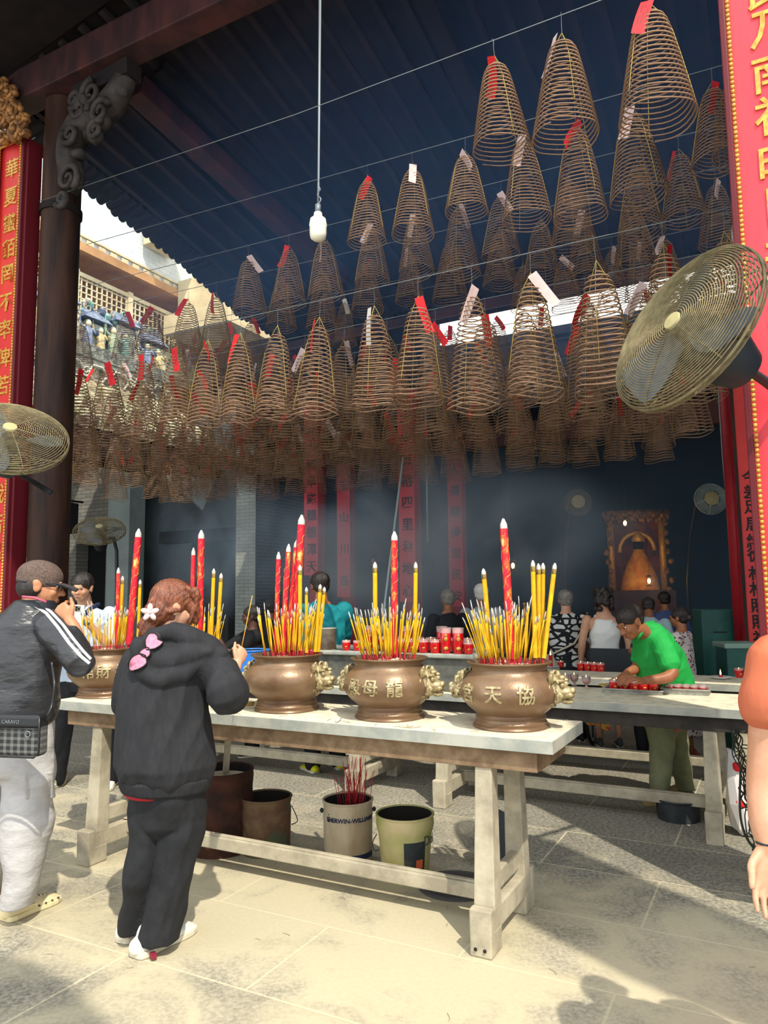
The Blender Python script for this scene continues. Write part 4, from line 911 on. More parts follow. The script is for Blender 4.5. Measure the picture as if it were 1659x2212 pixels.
# ------------------------------------------------------------ fans
def fan(label, c, N, R, depth, hubr, rings, mount, blades=3, tone='fanwire', wr=.0028, mk=1.0):
    N = N.normalized(); q = V((0, 0, 1)).rotation_difference(N); t = thing('wall_fan', label, 'fan', c); t.rotation_mode = 'QUATERNION'; t.rotation_quaternion = q
    mb = MB(); kk = 56
    for i in range(rings):
        u = (i + 1) / rings; r = hubr + (R - hubr) * u; z = depth * .5 * math.sqrt(max(0, 1 - (u * .96) ** 2.2))
        mb.tube([(r * math.cos(a), r * math.sin(a), z) for a in [k * 2 * math.pi / kk for k in range(kk + 1)]], wr, 4, caps=False)
    for i in range(6):
        a = i * math.pi / 3 + .2; P = []
        for j in range(8):
            u = j / 7; r = hubr * .8 + (R - hubr * .8) * u; P.append((r * math.cos(a), r * math.sin(a), depth * .5 * math.sqrt(max(0, 1 - (u * .96) ** 2.2)) - .004))
        mb.tube(P, wr * 1.5, 5)
    mb.build('front_grille', M[tone], t, smooth=True)
    mb = MB()
    for i in range(rings * 2 // 3):
        u = (i + 1) / (rings * 2 // 3); r = .05 + (R - .05) * u; z = -depth * .5 * math.sqrt(max(0, 1 - (u * .96) ** 2.4))
        mb.tube([(r * math.cos(a), r * math.sin(a), z) for a in [k * 2 * math.pi / kk for k in range(kk + 1)]], wr, 4, caps=False)
    for i in range(8):
        a = i * math.pi / 4; P = []
        for j in range(8): u = j / 7; r = .04 + (R - .04) * u; P.append((r * math.cos(a), r * math.sin(a), -depth * .5 * math.sqrt(max(0, 1 - (u * .96) ** 2.4))))
        mb.tube(P, wr * 1.5, 5)
    mb.build('rear_grille', M[tone], t, smooth=True)
    mb = MB(); mb.tube([(R * math.cos(a), R * math.sin(a), 0) for a in [k * 2 * math.pi / 64 for k in range(65)]], .007, 6, caps=False); mb.build('clamp_ring', M[tone], t, smooth=True)
    mb = MB(); mb.lathe([(0, depth * .5 + .01), (hubr * .9, depth * .5 + .006), (hubr, depth * .5 - .004), (0, depth * .5 - .006)], 24); mb.build('badge', mat('cream_badge', 'a99f72', .6), t, smooth=True, auto=50)
    for i in range(blades):
        mb = MB(); a0 = i * 2 * math.pi / blades + .5; P = []; nr = 7; na = 6
        for j in range(nr):
            r = R * (.14 + .76 * j / (nr - 1)); sp = .35 + .45 * math.sin(math.pi * (.15 + .75 * j / (nr - 1)))
            for k in range(na):
                u = k / (na - 1) - .5; a = a0 + sp * u * 1.3 + .1 * j / nr; P.append((r * math.cos(a), r * math.sin(a), -u * .07 - .01))
        m_ = len(P); P += [(x, y, z - .003) for x, y, z in P]
        fs = [(j * na + k, j * na + k + 1, (j + 1) * na + k + 1, (j + 1) * na + k) for j in range(nr - 1) for k in range(na - 1)]
        fs += [tuple(x + m_ for x in f[::-1]) for f in fs]; mb.add(P, fs); mb.build('blade', M['blade'], t, smooth=True)
    mb = MB(); mb.lathe([(0, .02), (.045, .015), (.05, -.03), (.03, -.04)], 20); mb.lathe([(.04, -depth * .45), (.085 * mk, -depth * .5), (.095 * mk, -depth * .5 - .12 * mk), (.07 * mk, -depth * .5 - .2 * mk), (0, -depth * .5 - .21 * mk)], 24); mb.build('motor', M['blackmetal'], t, smooth=True, auto=50)
    if mount is not None:
        qi = q.inverted(); P = [qi @ (V(p) - c) for p in mount]; P = [V((0, 0, -depth * .5 - .15))] + P
        mb = MB(); mb.tube(catm(P, 4), .022, 10); mb.build('bracket', M['blackmetal'], t, smooth=True)
    return t
def nrm(c, toward, ix, iy):
    v = (V((0, 0, H)) - c).normalized(); r = v.cross(UP).normalized() * -1; u = r.cross(v) * -1
    r = UP.cross(v).normalized(); u = v.cross(r); k = math.sqrt(max(0, 1 - toward * toward)); return v * toward + (r * ix + u * iy) * k
c = PD(1480, 712, 3.0)
fan('large near wall fan with dusty round cage beside the right red board', c, nrm(c, .50, -.74, .67), .375, .15, .042, 30, [SN(.0, 3.75, 2.5), SN(.12, 4.12, 2.45)], mk=1.35)
c = PD(20, 945, 4.75)
fan('round wall fan cage across the left red board', c, nrm(c, .58, .04, 1.0), .36, .17, .045, 24, [SN(-5.2, 3.9, 2.45), SN(-5.25, 4.08, 2.4)])
c = PD(215, 1147, 9.8); mp = PD(252, 1190, 9.75)
t = fan('small far fan on a pole in front of the grey gallery post', c, nrm(c, .5, -.1, 1.0), .33, .15, .05, 16, [mp, V((mp.x, mp.y, 0))], wr=.0035)
c = PD(1535, 1078, 11); fan('round wall fan glinting on the dark hall wall at the right', c, V((-.1, -1, .1)), .23, .12, .11, 6, [c + V((0, .5, 0)), c + V((0, 1.0, -1.2)), V((c.x, c.y + 1.0, 0))], tone='greypost', wr=.008)
c = PD(1248, 1085, 11); fan('dim round wall fan in the smoke at the hall centre', c, V((-.1, -1, .1)), .2, .12, .1, 5, [c + V((0, .5, 0)), c + V((0, 1.0, -1.2)), V((c.x, c.y + 1.0, 0))], tone='fanwire', wr=.004)

# hanging lamp
t = thing('hanging_lamp', 'large cream bulb hanging on a long rod under the dark roof', 'lamp', PD(687, 490, 4.85))
c0 = t.location; mb = MB(); mb.lathe([(0, -.1), (.03, -.098), (.052, -.08), (.058, -.05), (.058, .03), (.05, .055), (.03, .075), (.028, .1), (0, .1)], 28); mb.build('bulb', M['white_plastic'], t, smooth=True, auto=60)
mb = MB()
for i in range(20): a = i * math.pi / 10; mb.beam((.058 * math.cos(a), .058 * math.sin(a), .005), (.05 * math.cos(a), .05 * math.sin(a), .055), .006, .006)
mb.build('cooling_rib', M['white_plastic'], t)
mb = MB(); mb.tube([(0, 0, .1), (0, 0, .16)], .02, 12); mb.build('socket', M['wire'], t, smooth=True)
tp = PD(693, -120, 4.85); tp.z = 6.4
mb = MB(); mb.tube([(0, 0, .16), (.004, 0, .3), (tp.x - c0.x, 0, 2.35)], [.006, .008, .011], 8); mb.tube(catm([(0, 0, .16), (.02, 0, .2), (-.005, .01, .24), (.015, 0, .27), (0, 0, .3)], 5), .005, 6); mb.build('suspension_rod', M['wire'], t, smooth=True)

# ------------------------------------------------------------ incense coils
def coil_meshes(seed, turns=21, Ht=.60, Rb=.17, r0=.34, tilt=0.0):
    r_ = random.Random(seed); mb = MB(); k = 26; P = []; top = -.06
    ph = [r_.uniform(0, 6.28) for _ in range(3)]
    for i in range(turns * k):
        u = i / (turns * k - 1); a = 2 * math.pi * i / k
        r = Rb * (r0 + (1 - r0) * (u ** .85)) * (1 - math.exp(-u * 26) * .75); z = top - Ht * (u ** 1.0) + .0
        sag = .010 * u * math.cos(3 * a + ph[0]) + .007 * math.cos(a + ph[1]) * u; rr = r * (1 + .012 * math.sin(2 * a + ph[2]))
        P.append(V((rr * math.cos(a), rr * math.sin(a), z + sag)))
    mb.tube(P, .0041, 4)
    m1 = mb.mesh('spiral', [M['coil']]); mb = MB()
    for j in range(3):
        a = j * 2.094 + ph[0] / 3; Q = [V((0, 0, 0))]
        for u in (0.03, .25, .5, .75, .96 if j else .8):
            r = Rb * (r0 + (1 - r0) * (u ** .85)) * (1 - math.exp(-u * 26) * .75) + .003; Q.append(V((r * math.cos(a), r * math.sin(a), top - Ht * u)))
        mb.tube(Q, .0015, 3)
    m2 = mb.mesh('thread', [M['thread']]); mb = MB()
    mb.tube([(0, 0, -.07), (0, 0, .0), (.004, 0, .05), (0, 0, .115), (.008, 0, .125), (.012, 0, .118)], .0014, 3); m3 = mb.mesh('hook', [M['wire']])
    return m1, m2, m3
CMs = [coil_meshes(i) for i in range(5)] + [coil_meshes(9, 23, .66, .17, .3), coil_meshes(10, 18, .5, .16, .36)]
def tag_mesh(i, m, ink):
    r_ = random.Random(i); mb = MB(); w, L = .03, .23; n = 8; P = []; cv_ = r_.uniform(-.5, .9); tw = r_.uniform(-.5, .5)
    for j in range(n + 1):
        u = j / n; y = .05 * math.sin(u * 2.2) * cv_; ca, sa = math.cos(tw * u), math.sin(tw * u)
        for s in (-1, 1): P.append((s * w * ca, y + s * w * sa, -u * L))
    mb.add(P, [(2 * j, 2 * j + 1, 2 * j + 3, 2 * j + 2) for j in range(n)], 0)
    if ink:
        for q in range(3):
            for j in range(1, n - 2):
                a, b = V(P[2 * j]), V(P[2 * j + 1]); c, d = V(P[2 * j + 2]), V(P[2 * j + 3]); f = .25 + .25 * q; g_ = f + .04
                if (j + q + i) % 4: mb.add([a.lerp(b, f) + V((0, -.001, 0)), a.lerp(b, g_) + V((0, -.001, 0)), c.lerp(d, g_) + V((0, -.001, -.0)), c.lerp(d, f) + V((0, -.001, 0))], [(0, 1, 2, 3)], 1)
    return mb.mesh('paper_tag', [m, M['blackink']])
TG = {'r': [tag_mesh(i, M['tagred'], i % 2) for i in range(5)], 'p': [tag_mesh(10 + i, M['tagpale'], 0) for i in range(4)], 'w': [tag_mesh(20, M['tagwhite'], 1), tag_mesh(21, M['tagwhite'], 0)]}
CN = {'r': 'red', 'p': 'pale', 'w': 'white', '': ''}; ncoil = [0]
def coil(P, label, group, tg='', sw=1.0, sh=1.0, tilt=(0, 0), front=False):
    m1, m2, m3 = CMs[rng.randrange(len(CMs))]; ncoil[0] += 1
    o = bpy.data.objects.new('incense_coil', None); COL.objects.link(o); o.location = P - UP * (.11 * sh + .0); o.rotation_euler = (tilt[0], tilt[1], rng.uniform(0, 6.28)); o.scale = (sw, sw, sh); tag(o, label, 'incense coil', group)
    for nme, me in (('spiral', m1), ('thread', m2), ('hook', m3)): c = bpy.data.objects.new(nme, me); COL.objects.link(c); c.parent = o
    if tg:
        c = bpy.data.objects.new('paper_tag', rng.choice(TG[tg])); COL.objects.link(c); c.parent = o
        a = -math.pi / 2 - A * .5 - o.rotation_euler.z + (rng.uniform(-1.4, 1.4)); rr = .06
        c.location = (rr * math.cos(a) * .6, rr * math.sin(a) * .6, -.02); c.rotation_euler = (rng.uniform(-.3, .3), rng.choice((-1, 1)) * rng.uniform(.05, .6), a + math.pi / 2)
UW = [('first', [(1398, -42, 'r', 1.15), (1212, 42, 'p', 1.08), (1068, 118, 'r', 1.0)]),
      ('second', [(1540, 222, 'r', .92), (1358, 132, 'p', 1.08), (1240, 182, 'r', 1.05), (1126, 235, 'p', .98), (1003, 275, 'p', .95), (890, 312, 'p', .92), (793, 348, 'r', .88), (1592, 330, '', .9)]),
      ('third', [(1468, 372, 'r', .92), (1372, 292, '', 1.0), (1226, 335, '', .98), (1080, 375, 'p', .9), (988, 432, 'p', .95), (895, 452, 'p', .88), (803, 500, 'p', .88), (700, 508, 'p', .95), (624, 525, 'r', .95), (537, 530, 'p', .95)]),
      ('fourth', [(1548, 455, 'p', .9), (1358, 415, '', 1.0), (1256, 448, 'p', .95), (1168, 486, '', .9), (1080, 515, '', .9), (972, 545, 'p', .95), (885, 600, 'p', .8), (790, 610, 'r', .9), (695, 615, '', .95), (608, 625, 'r', .9), (468, 560, 'r', 1.0), (408, 572, 'r', 1.0), (328, 582, 'r', 1.0), (276, 592, 'r', .9), (180, 585, '', .9)]),
      ('fifth', [(1582, 470, 'w', .95), (1432, 475, 'p', .9), (1320, 515, 'p', .9), (1215, 560, 'p', .9), (1130, 590, '', .8), (745, 680, 'w', .8), (545, 650, 'r', .9), (430, 640, 'r', .9), (500, 640, 'r', .9), (1380, 615, 'p', .9)])]
WIR = []
def wire_row(L, z, off):
    Q = [PZ(x, y - off, z) for x, y, _, _ in L]; s_ = np.array([tosn(q)[0] for q in Q]); n_ = np.array([tosn(q)[1] for q in Q])
    k, c = np.polyfit(s_, n_, 1) if len(L) > 3 else (0, n_.mean()); k = max(-.05, min(.05, k)); c = (n_ - k * s_).mean()
    O = []
    for x, y, _, _ in L: d = ray(x, y - off); tt = c / (d.dot(NN) - k * d.dot(E1)); p = d * tt; O.append(V((p.x, p.y, z)))
    return O, k, c
for wi, (wn_, L) in enumerate(UW):
    L = sorted(L); Q, k, c = wire_row(L, 4.78, 12); WIR.append((k, c, 4.78))
    for i, (x, y, tg_, w) in enumerate(L):
        lab = 'brown incense coil %s on the %s upper wire, %s from the left' % (('with ' + CN[tg_] + ' tag') if tg_ else 'without tag', wn_, ORD[i])
        coil(Q[i], lab, 'coils on the %s upper wire' % wn_, tg_, w, w * .9, (rng.gauss(0, .02), rng.gauss(0, .02)), front=True)
LW = [(1430, 492, 'r', 1.1), (1285, 535, '', 1.22), (1145, 578, 'p', 1.15), (1018, 612, 'p', 1.12), (903, 640, 'r', 1.08), (808, 655, 'w', 1.08), (690, 678, 'r', 1.08), (600, 690, '', 1.02), (520, 715, 'r', 1.0), (450, 735, 'r', 1.0), (383, 752, 'r', .98), (312, 762, 'r', .98), (236, 772, 'r', .98), (172, 786, 'r', .98), (1560, 470, 'p', 1.1)]
LW = sorted(LW); Q, k, c = wire_row(LW, 3.80, 26); WIR.append((k, c, 3.80))
for i, (x, y, tg_, w) in enumerate(LW):
    coil(Q[i], 'sunlit brown incense coil %s on the nearest lower wire, %s from the left' % (('with ' + CN[tg_] + ' tag') if tg_ else 'without tag', ORD[i]), 'coils on the nearest lower wire', tg_, w, w * 1.1, (rng.gauss(0, .02), rng.gauss(0, .02)), front=True)
LROWS = [5.35, 5.95, 6.5, 7.05, 7.6, 8.15, 8.65]
WN = ['second', 'third', 'fourth', 'fifth', 'sixth', 'seventh', 'farthest']
def ordn(i): return ORD[i] if i < 20 else 'number %d' % (i + 1)
for ri, n in enumerate(LROWS):
    s = -8.45 + (ri % 2) * .2; i = 0; smax = -.15 - .1 * ri
    ztop = 3.84 - .012 * ri
    while s < smax:
        P = SN(s + rng.uniform(-.05, .05), n, ztop); left = s < -5.2
        tg_ = 'r' if rng.random() < (.75 if left else .5) else ('p' if rng.random() < .45 else '')
        coil(P, 'incense coil %s on the %s lower wire, %s from the left' % (('with ' + CN[tg_] + ' tag') if tg_ else 'without tag', WN[ri], ordn(i)), 'coils on the %s lower wire' % WN[ri], tg_, rng.uniform(.92, 1.05), rng.uniform(.95, 1.08), (rng.gauss(0, .03), rng.gauss(0, .03)))
        s += .40 + rng.uniform(-.03, .04); i += 1
for ri, n in enumerate((7.0, 7.9)):
    s = -8.2; i = 0
    while s < -.3:
        if s < -5.6 or ri: 
            tg_ = 'r' if rng.random() < .5 else 'p'
            coil(SN(s, n, 4.8), 'incense coil with %s tag on the %s upper wire, %s from the left' % (CN[tg_], ('sixth', 'seventh')[ri], ordn(i)), 'coils on the %s upper wire' % ('sixth', 'seventh')[ri], tg_, .92, .92); i += 1
        s += rng.uniform(.5, .62)
# carrying wires
WL = ['nearest upper', 'second upper', 'third upper', 'fourth upper', 'fifth upper', 'nearest lower', 'second lower', 'third lower', 'fourth lower', 'fifth lower', 'sixth lower', 'seventh lower', 'farthest lower', 'sixth upper', 'seventh upper']
wires = WIR + [(0, n, 3.84 - .012 * i) for i, n in enumerate(LROWS)] + [(0, 7.0, 4.8), (0, 7.9, 4.8)]
for i, (k, c, z) in enumerate(wires):
    s0, s1 = (-9.9 if i > 1 else -5.45), (.05 if i == 0 else 4.38); mb = MB(); P = [SN(s, k * s + c, z + .002) for s in (s0, (s0 + s1) / 2, s1)]
    if i == 0: P[0] = PN(85, 435, 4.08)
    mb.tube(P, .0032, 4); tag(mb.build('carrying_wire', M['wire'], smooth=True), '%s thin steel wire carrying incense coils' % WL[i], 'wire')
print('coils', ncoil[0], 'sticks', cnt)

# ------------------------------------------------------------ people
from mathutils.bvhtree import BVHTree
SK = {'a': mat('skin_warm', 'b9825f', .5, c2='a8704f', scale=9, spec=.35), 'b': mat('skin_tan', '9c6444', .5, c2='8a5539', scale=9, spec=.35), 'c': mat('skin_light', 'c99a7c', .5, c2='bb8768', scale=9, spec=.35), 'd': mat('skin_dark', '5a3d30', .5, c2='4c3328', scale=9)}
HB = mat('black_hair', '17120f', .4, c2='2a201a', scale=30, stretch=(4, 4, .5), bump=.4, spec=.5)
HG = mat('grey_hair', '6a665f', .6, c2='8b867d', scale=30, bump=.4)
HBR = mat('brown_hair', '5a2e1c', .35, c2='8a4c2c', scale=26, stretch=(3, 3, .6), bump=.5, bscale=60, spec=.6)
EYW = mat('eye_white', 'd9d2c8', .3); EYD = mat('eye_dark', '17100c', .2, spec=.6); LIP = mat('lips', '8a4a3d', .5)
def solid(mb, name, m, parent, off, voxel=.008, sm=3, disp=None, keep=False):
    mb.v = [tuple(V(p) - off) for p in mb.v]
    me = mb.mesh(name + '_src', [m]); ob = bpy.data.objects.new('solid_tmp', me); COL.objects.link(ob)
    r = ob.modifiers.new('r', 'REMESH'); r.mode = 'VOXEL'; r.voxel_size = voxel; r.use_smooth_shade = True
    if sm: s_ = ob.modifiers.new('s', 'SMOOTH'); s_.iterations = sm; s_.factor = .5
    dg = bpy.context.evaluated_depsgraph_get(); dg.update(); nm = bpy.data.meshes.new_from_object(ob.evaluated_get(dg))
    bpy.data.objects.remove(ob); bpy.data.meshes.remove(me); nm.name = name
    nm.materials.clear(); nm.materials.append(m)
    if disp:
        N = len(nm.vertices); ns = [v.normal.copy() for v in nm.vertices]
        for v, n in zip(nm.vertices, ns): v.co += n * disp(v.co + off)
        nm.update()
    nm.polygons.foreach_set('use_smooth', [True] * len(nm.polygons))
    o = bpy.data.objects.new(name, nm); link(o, parent); return o
def onsurf(o, off, px, py, lift=.002):
    me = o.data; b = o.get('_') 
    if o.name not in BV: BV[o.name] = BVHTree.FromPolygons([v.co + off for v in me.vertices], [tuple(p.vertices) for p in me.polygons])
    d = ray(px, py).normalized(); h = BV[o.name].ray_cast(V((0, 0, H)), d); 
    if h[0] is None: return None
    return h[0] + h[1] * lift, h[1]
BV = {}
def ribbon(mb, o, off, pts, w, lift=.003, sub=8, mi=None):
    P = []
    for i in range(len(pts) - 1):
        for j in range(sub): t = j / sub; P.append((pts[i][0] * (1 - t) + pts[i + 1][0] * t, pts[i][1] * (1 - t) + pts[i + 1][1] * t))
    P.append(pts[-1]); S_ = [onsurf(o, off, x, y, lift) for x, y in P]; S_ = [s for s in S_ if s]
    vs = []
    for i, (p, n) in enumerate(S_):
        d = (S_[min(i + 1, len(S_) - 1)][0] - S_[max(i - 1, 0)][0]); c = d.cross(n); c = c.normalized() if c.length > 1e-6 else UP
        vs += [p - c * w / 2, p + c * w / 2, p + c * w / 2 - n * .004, p - c * w / 2 - n * .004]
    fs = []
    for i in range(len(S_) - 1):
        a, b = 4 * i, 4 * i + 4
        for k in range(4): fs.append((a + k, b + k, b + (k + 1) % 4, a + (k + 1) % 4))
    mb.add(vs, fs, mi)
def basis(f, u):
    f = V(f).normalized(); r = f.cross(u).normalized(); u = r.cross(f).normalized(); return Matrix((r, f, u)).transposed(), r, f, u
def headp(mb, c, f, u, s=1.0, neck=None, nr=.055, female=False, ears=True):
    B, r, f, u = basis(f, u); c = V(c)
    def E(x, y, z, a, b_, c_): mb.ell(c + (r * x + f * y + u * z) * s, (a * s, b_ * s, c_ * s), B, k=20)
    E(0, -.012, .03, .076, .095, .088); E(0, .02, -.02, .064, .072, .085); E(0, .045, -.07, .04 if not female else .034, .038, .034)
    E(0, .01, -.06, .055, .05, .035); E(0, .083, .018, .045, .014, .014)
    for x in (-1, 1):
        E(.033 * x, .064, -.025, .026, .02, .024); E(.024 * x, .087, .025, .02, .008, .007)
        if ears: E(.077 * x, -.005, -.008, .009, .02, .032); E(.081 * x, -.012, .006, .008, .018, .018)
        E(.012 * x, .098, -.030, .009, .011, .008)
    mb.limb([c + (f * .084 + u * .012) * s, c + (f * .098 - u * .012) * s, c + (f * .108 - u * .026) * s], [.009 * s, .011 * s, .012 * s])
    E(0, .084, -.056, .023, .012, .007); E(0, .081, -.066, .019, .012, .008)
    if neck is not None: mb.limb([c + (f * -.015 - u * .04) * s, V(neck)], [nr, nr * 1.08])
    return r, f, u
def face(root, off, c, f, u, s=1.0, hair=HB, look=-.3):
    B, r, f, u = basis(f, u); c = V(c) - off
    for x in (-1, 1):
        mb = MB(); mb.ell(c + (r * (.03 * x) + f * .076 + u * .006) * s, (.0125 * s, .009 * s, .006 * s), B, k=12); e = mb.build('eye', EYW, root, smooth=True)
        mb = MB(); mb.ell(c + (r * (.03 * x) + f * .083 + u * .005) * s, (.0065 * s, .0035 * s, .0055 * s), B, k=10); mb.build('iris', EYD, e, smooth=True)
        mb = MB(); mb.tube([c + (r * (x * a) + f * b + u * z) * s for a, b, z in ((.014, .0905, .025), (.03, .087, .030), (.048, .073, .024))], [.0035 * s, .004 * s, .002 * s], 6); mb.build('eyebrow', hair, root, smooth=True)
    mb = MB(); mb.ell(c + (f * .0925 - u * .061) * s, (.021 * s, .005 * s, .004 * s), B, k=12); mb.build('mouth', LIP, root, smooth=True)
def hand(mb, wrist, d, pn, side=1, curl_=.5, sc=1.0, spread=.08, thumb=.6):
    d = V(d).normalized(); pn = V(pn); pn = (pn - d * pn.dot(d)).normalized(); ac = d.cross(pn).normalized() * side; w = V(wrist)
    k = w + d * .085 * sc
    mb.loft([(w - d * .03 * sc, .026 * sc, .02 * sc), (w + d * .015 * sc, .032 * sc, .017 * sc), (w + d * .05 * sc, .04 * sc, .016 * sc), (k, .039 * sc, .013 * sc)], 16, X=ac, Y=pn)
    for i in range(4):
        b = k - d * .008 * sc + ac * (.028 - .0187 * i) * sc; L = (.074, .083, .078, .062)[i] * sc; dd = (d + ac * (spread * (1.2 - .8 * i))).normalized(); P = [b]; a = 0; cu = curl_ if not isinstance(curl_, (list, tuple)) else curl_[i]
        for q, fr in enumerate((.45, .31, .24)):
            a += cu * (.8, 1.0, .7)[q]; P.append(P[-1] + (dd * math.cos(a) + pn * math.sin(a)) * L * fr)
        mb.limb(P, [.0095 * sc, .0088 * sc, .008 * sc, .0068 * sc], 8)
    tb = w + d * .022 * sc + ac * .03 * sc; td = (d * .72 + ac * .62 + pn * .35 * thumb).normalized(); t2 = (d * .9 + ac * .15 + pn * .5 * thumb).normalized()
    mb.limb([tb - td * .01, tb + td * .032 * sc, tb + td * .032 * sc + t2 * .03 * sc, tb + td * .032 * sc + t2 * .052 * sc], [.014 * sc, .0115 * sc, .0095 * sc, .008 * sc], 8)
def folds(a=.006, fx=9, fz=4, seed=0.0, dirv=None):
    def f(p):
        q = V((p.x * fx + seed, p.y * fx, p.z * fz)); n1 = noise.noise(q); q2 = V((p.x * fx * 1.3 - p.z * fz * 2.2 + seed * 2, p.y * fx, p.z * fz * 1.4)); n2 = 1 - abs(noise.noise(q2)) * 2
        return a * (n1 + .55 * n2 - .2)
    return f
def folds2(a=.006, f1=12.0, seed=0.0, kx=1.0, kz=1.0):
    """slanting drag folds across a garment"""
    def f(p):
        w = noise.noise(V((p.x * 3, p.y * 3, p.z * 3 + seed))) * 1.6
        v = math.sin((p.x * kx + p.z * kz) * f1 * 2 + w * 3.2 + seed) * (.5 + .5 * noise.noise(V((p.x * 5 + seed, p.y * 5, p.z * 5))))
        return a * (v + .8 * noise.noise(V((p.x * 9, p.y * 9, p.z * 9 + seed))))
    return f
def shoe(root, off, heel, toe, w=.045, h=.07, m=None, ms=None, clog=False, name='shoe'):
    heel, toe = V(heel), V(toe); d = toe - heel; d.z = 0; L = d.length; d.normalize(); s = V((-d.y, d.x, 0)); hz = V((0, 0, 1)); g = V((heel.x, heel.y, 0))
    def sec(u, rw, rh, z): return (g + d * (L * u) + hz * z, rw, rh, s, hz)
    mb = MB(); mb.loft([sec(.06, w * .72, h * .45, h * .52), sec(.2, w * .8, h * .52, h * .56), sec(.4, w * .85, h * .46, h * .5), sec(.6, w * .98, h * .36, h * .42), sec(.8, w, h * .28, h * .34), sec(.93, w * .8, h * .2, h * .28)], 18)
    mb.loft([(g + d * (L * .16) + hz * h * .6, w * .66, w * .8, s, d), (g + d * (L * .2) + hz * h * 1.15, w * .62, w * .85, s, d)], 16)
    o = solid(mb, name, m, root, off, .006, 2)
    mb = MB(); P = []
    for u, rw in ((0, .5), (.03, .8), (.12, .95), (.3, .88), (.5, .9), (.7, 1.08), (.85, 1.04), (.95, .8), (1.0, .45)): P.append((u, rw * w))
    up_ = [g + d * (L * u) + s * rw for u, rw in P] + [g + d * (L * u) - s * rw for u, rw in P[::-1]]; n = len(up_)
    vs = [p + hz * .001 - off for p in up_] + [p + hz * (h * .34) - off for p in up_]
    mb.add(vs, [tuple(range(n)), tuple(range(2 * n - 1, n - 1, -1))] + [(i, i + n, (i + 1) % n + n, (i + 1) % n) for i in range(n)]); mb.build('sole', ms or m, o, smooth=False, bevel=.006)
    if clog:
        mb = MB()
        for i in range(10):
            u = .62 + .075 * (i // 3); x = (-.5 + .5 * (i % 3)) * w; z = h * (.76 - .28 * (i // 3) * .33) - abs(x) * .35; mb.ell(g + d * (L * u) + s * x + hz * z - off, (.005, .005, .008), k=6)
        for i in range(4): mb.ell(g + d * (L * (.5 + .12 * i)) - s * w * .98 + hz * h * .42 - off, (.008, .004, .005), k=6)
        mb.build('vent_hole', M['char'], o)
        mb = MB(); c = g + d * (L * .42) + hz * h * .62 - off
        mb.tube(catm([c - s * w * .95, c - d * L * .22 - s * w * .85 + hz * .012, c - d * L * .40 + hz * .018, c - d * L * .22 + s * w * .85 + hz * .012, c + s * w * .95], 5), .008, 6); mb.ell(c - s * w * .99, (.011, .006, .011), k=8); mb.build('heel_strap', m, o, smooth=True)
    return o
X_, Y_ = V((1, 0, 0)), V((0, 1, 0))
def secs(L, D):   # (px, py, half width px, depth m[, D])
    out = []
    for q in L:
        d = q[4] if len(q) > 4 else D; out.append((PD(q[0], q[1], d), q[2] * d / F, q[3], X_, Y_))
    return out
def person(label, P): return thing('person', label, 'person', V((P.x, P.y, 0)))

# ---- woman in the black hoodie -------------------------------------------------
D = 3.42; base = PZ(345, 2045, 0); W = person('woman in black hoodie with pink bow holding incense at the front table', base); off = W.location.copy()
hc = PD(378, 1312, D + .02); hf = V((.86, .42, -.22)); 
mb = MB(); headp(mb, hc, hf, V((.1, .05, 1)), .98, PD(374, 1400, D), .05, female=True)
mb.loft(secs([(374, 1392, 30, .07), (366, 1425, 60, .09), (356, 1500, 62, .1), (356, 1600, 60, .1), (356, 1700, 66, .11)], D), 20)
wr = PD(506, 1452, 3.62); el = PD(503, 1500, 3.36); sh = PD(438, 1418, 3.42)
mb.limb([sh, el, PD(500, 1478, 3.5), wr], [.045, .04, .036, .026]); hd = PD(522, 1398, 3.70) - wr
mb.limb([wr, wr + hd * .4], [.027, .026]); hand(mb, wr + hd * .35, hd.normalized() + V((.15, .1, -.1)), V((-.6, .7, .2)), 1, 1.0, .92)
mb.limb([PD(300, 1425, 3.45), PD(276, 1500, 3.5), PD(300, 1500, 3.75)], [.04, .038, .03]); hand(mb, PD(302, 1500, 3.76), V((.5, .8, .2)), V((.8, -.5, 0)), 1, .9, .9)
for q in ([(325, 1700), (306, 1860), (292, 1990)], [(395, 1700), (372, 1870), (345, 2005)]): mb.limb([PD(x, y, D + .05) for x, y in q], [.06, .035, .018])
body = solid(mb, 'body', SK['c'], W, off, .005, 2)
face(W, off, hc, hf, V((.1, .05, 1)), .98, HBR)
# hair
mb = MB(); B, r, f, u = basis(hf, V((.1, .05, 1)))
mb.ell(hc + u * .036 - f * .022, (.088, .104, .094), B, 24); mb.ell(hc - f * .06 - u * .02, (.078, .062, .085), B, 20)
for k in range(9):
    a = -.9 + k * .225; mb.limb([hc + u * .1 + r * .03 * a + f * .07, hc + f * .075 + r * (.07 * a) + u * .06, hc + f * (.085 - .02 * abs(a)) + r * (.085 * a) - u * (.01 if abs(a) < .5 else .06)], [.014, .013, .006], 8) if abs(a) > .62 else None
for q in ([(412, 1275), (424, 1300), (430, 1330), (424, 1352)], [(405, 1270), (418, 1290), (426, 1310), (428, 1338)], [(400, 1285), (412, 1315), (418, 1345)], [(392, 1275), (404, 1300), (408, 1330)]):
    mb.limb([PD(x, y, D - .03 + .02 * i) for i, (x, y) in enumerate(q)], [.013, .012, .009, .005][:len(q)], 8)
bun = PD(332, 1322, D - .03); mb.ell(bun, (.045, .05, .05), k=18)
for q in ([(335, 1320), (318, 1345), (305, 1362), (300, 1378)], [(330, 1325), (312, 1338), (300, 1352)], [(340, 1325), (325, 1350), (312, 1370)], [(350, 1330), (335, 1352), (322, 1366)]):
    mb.limb([PD(x, y, D - .03) for x, y in q], [.022, .018, .013, .005][:len(q)], 8)
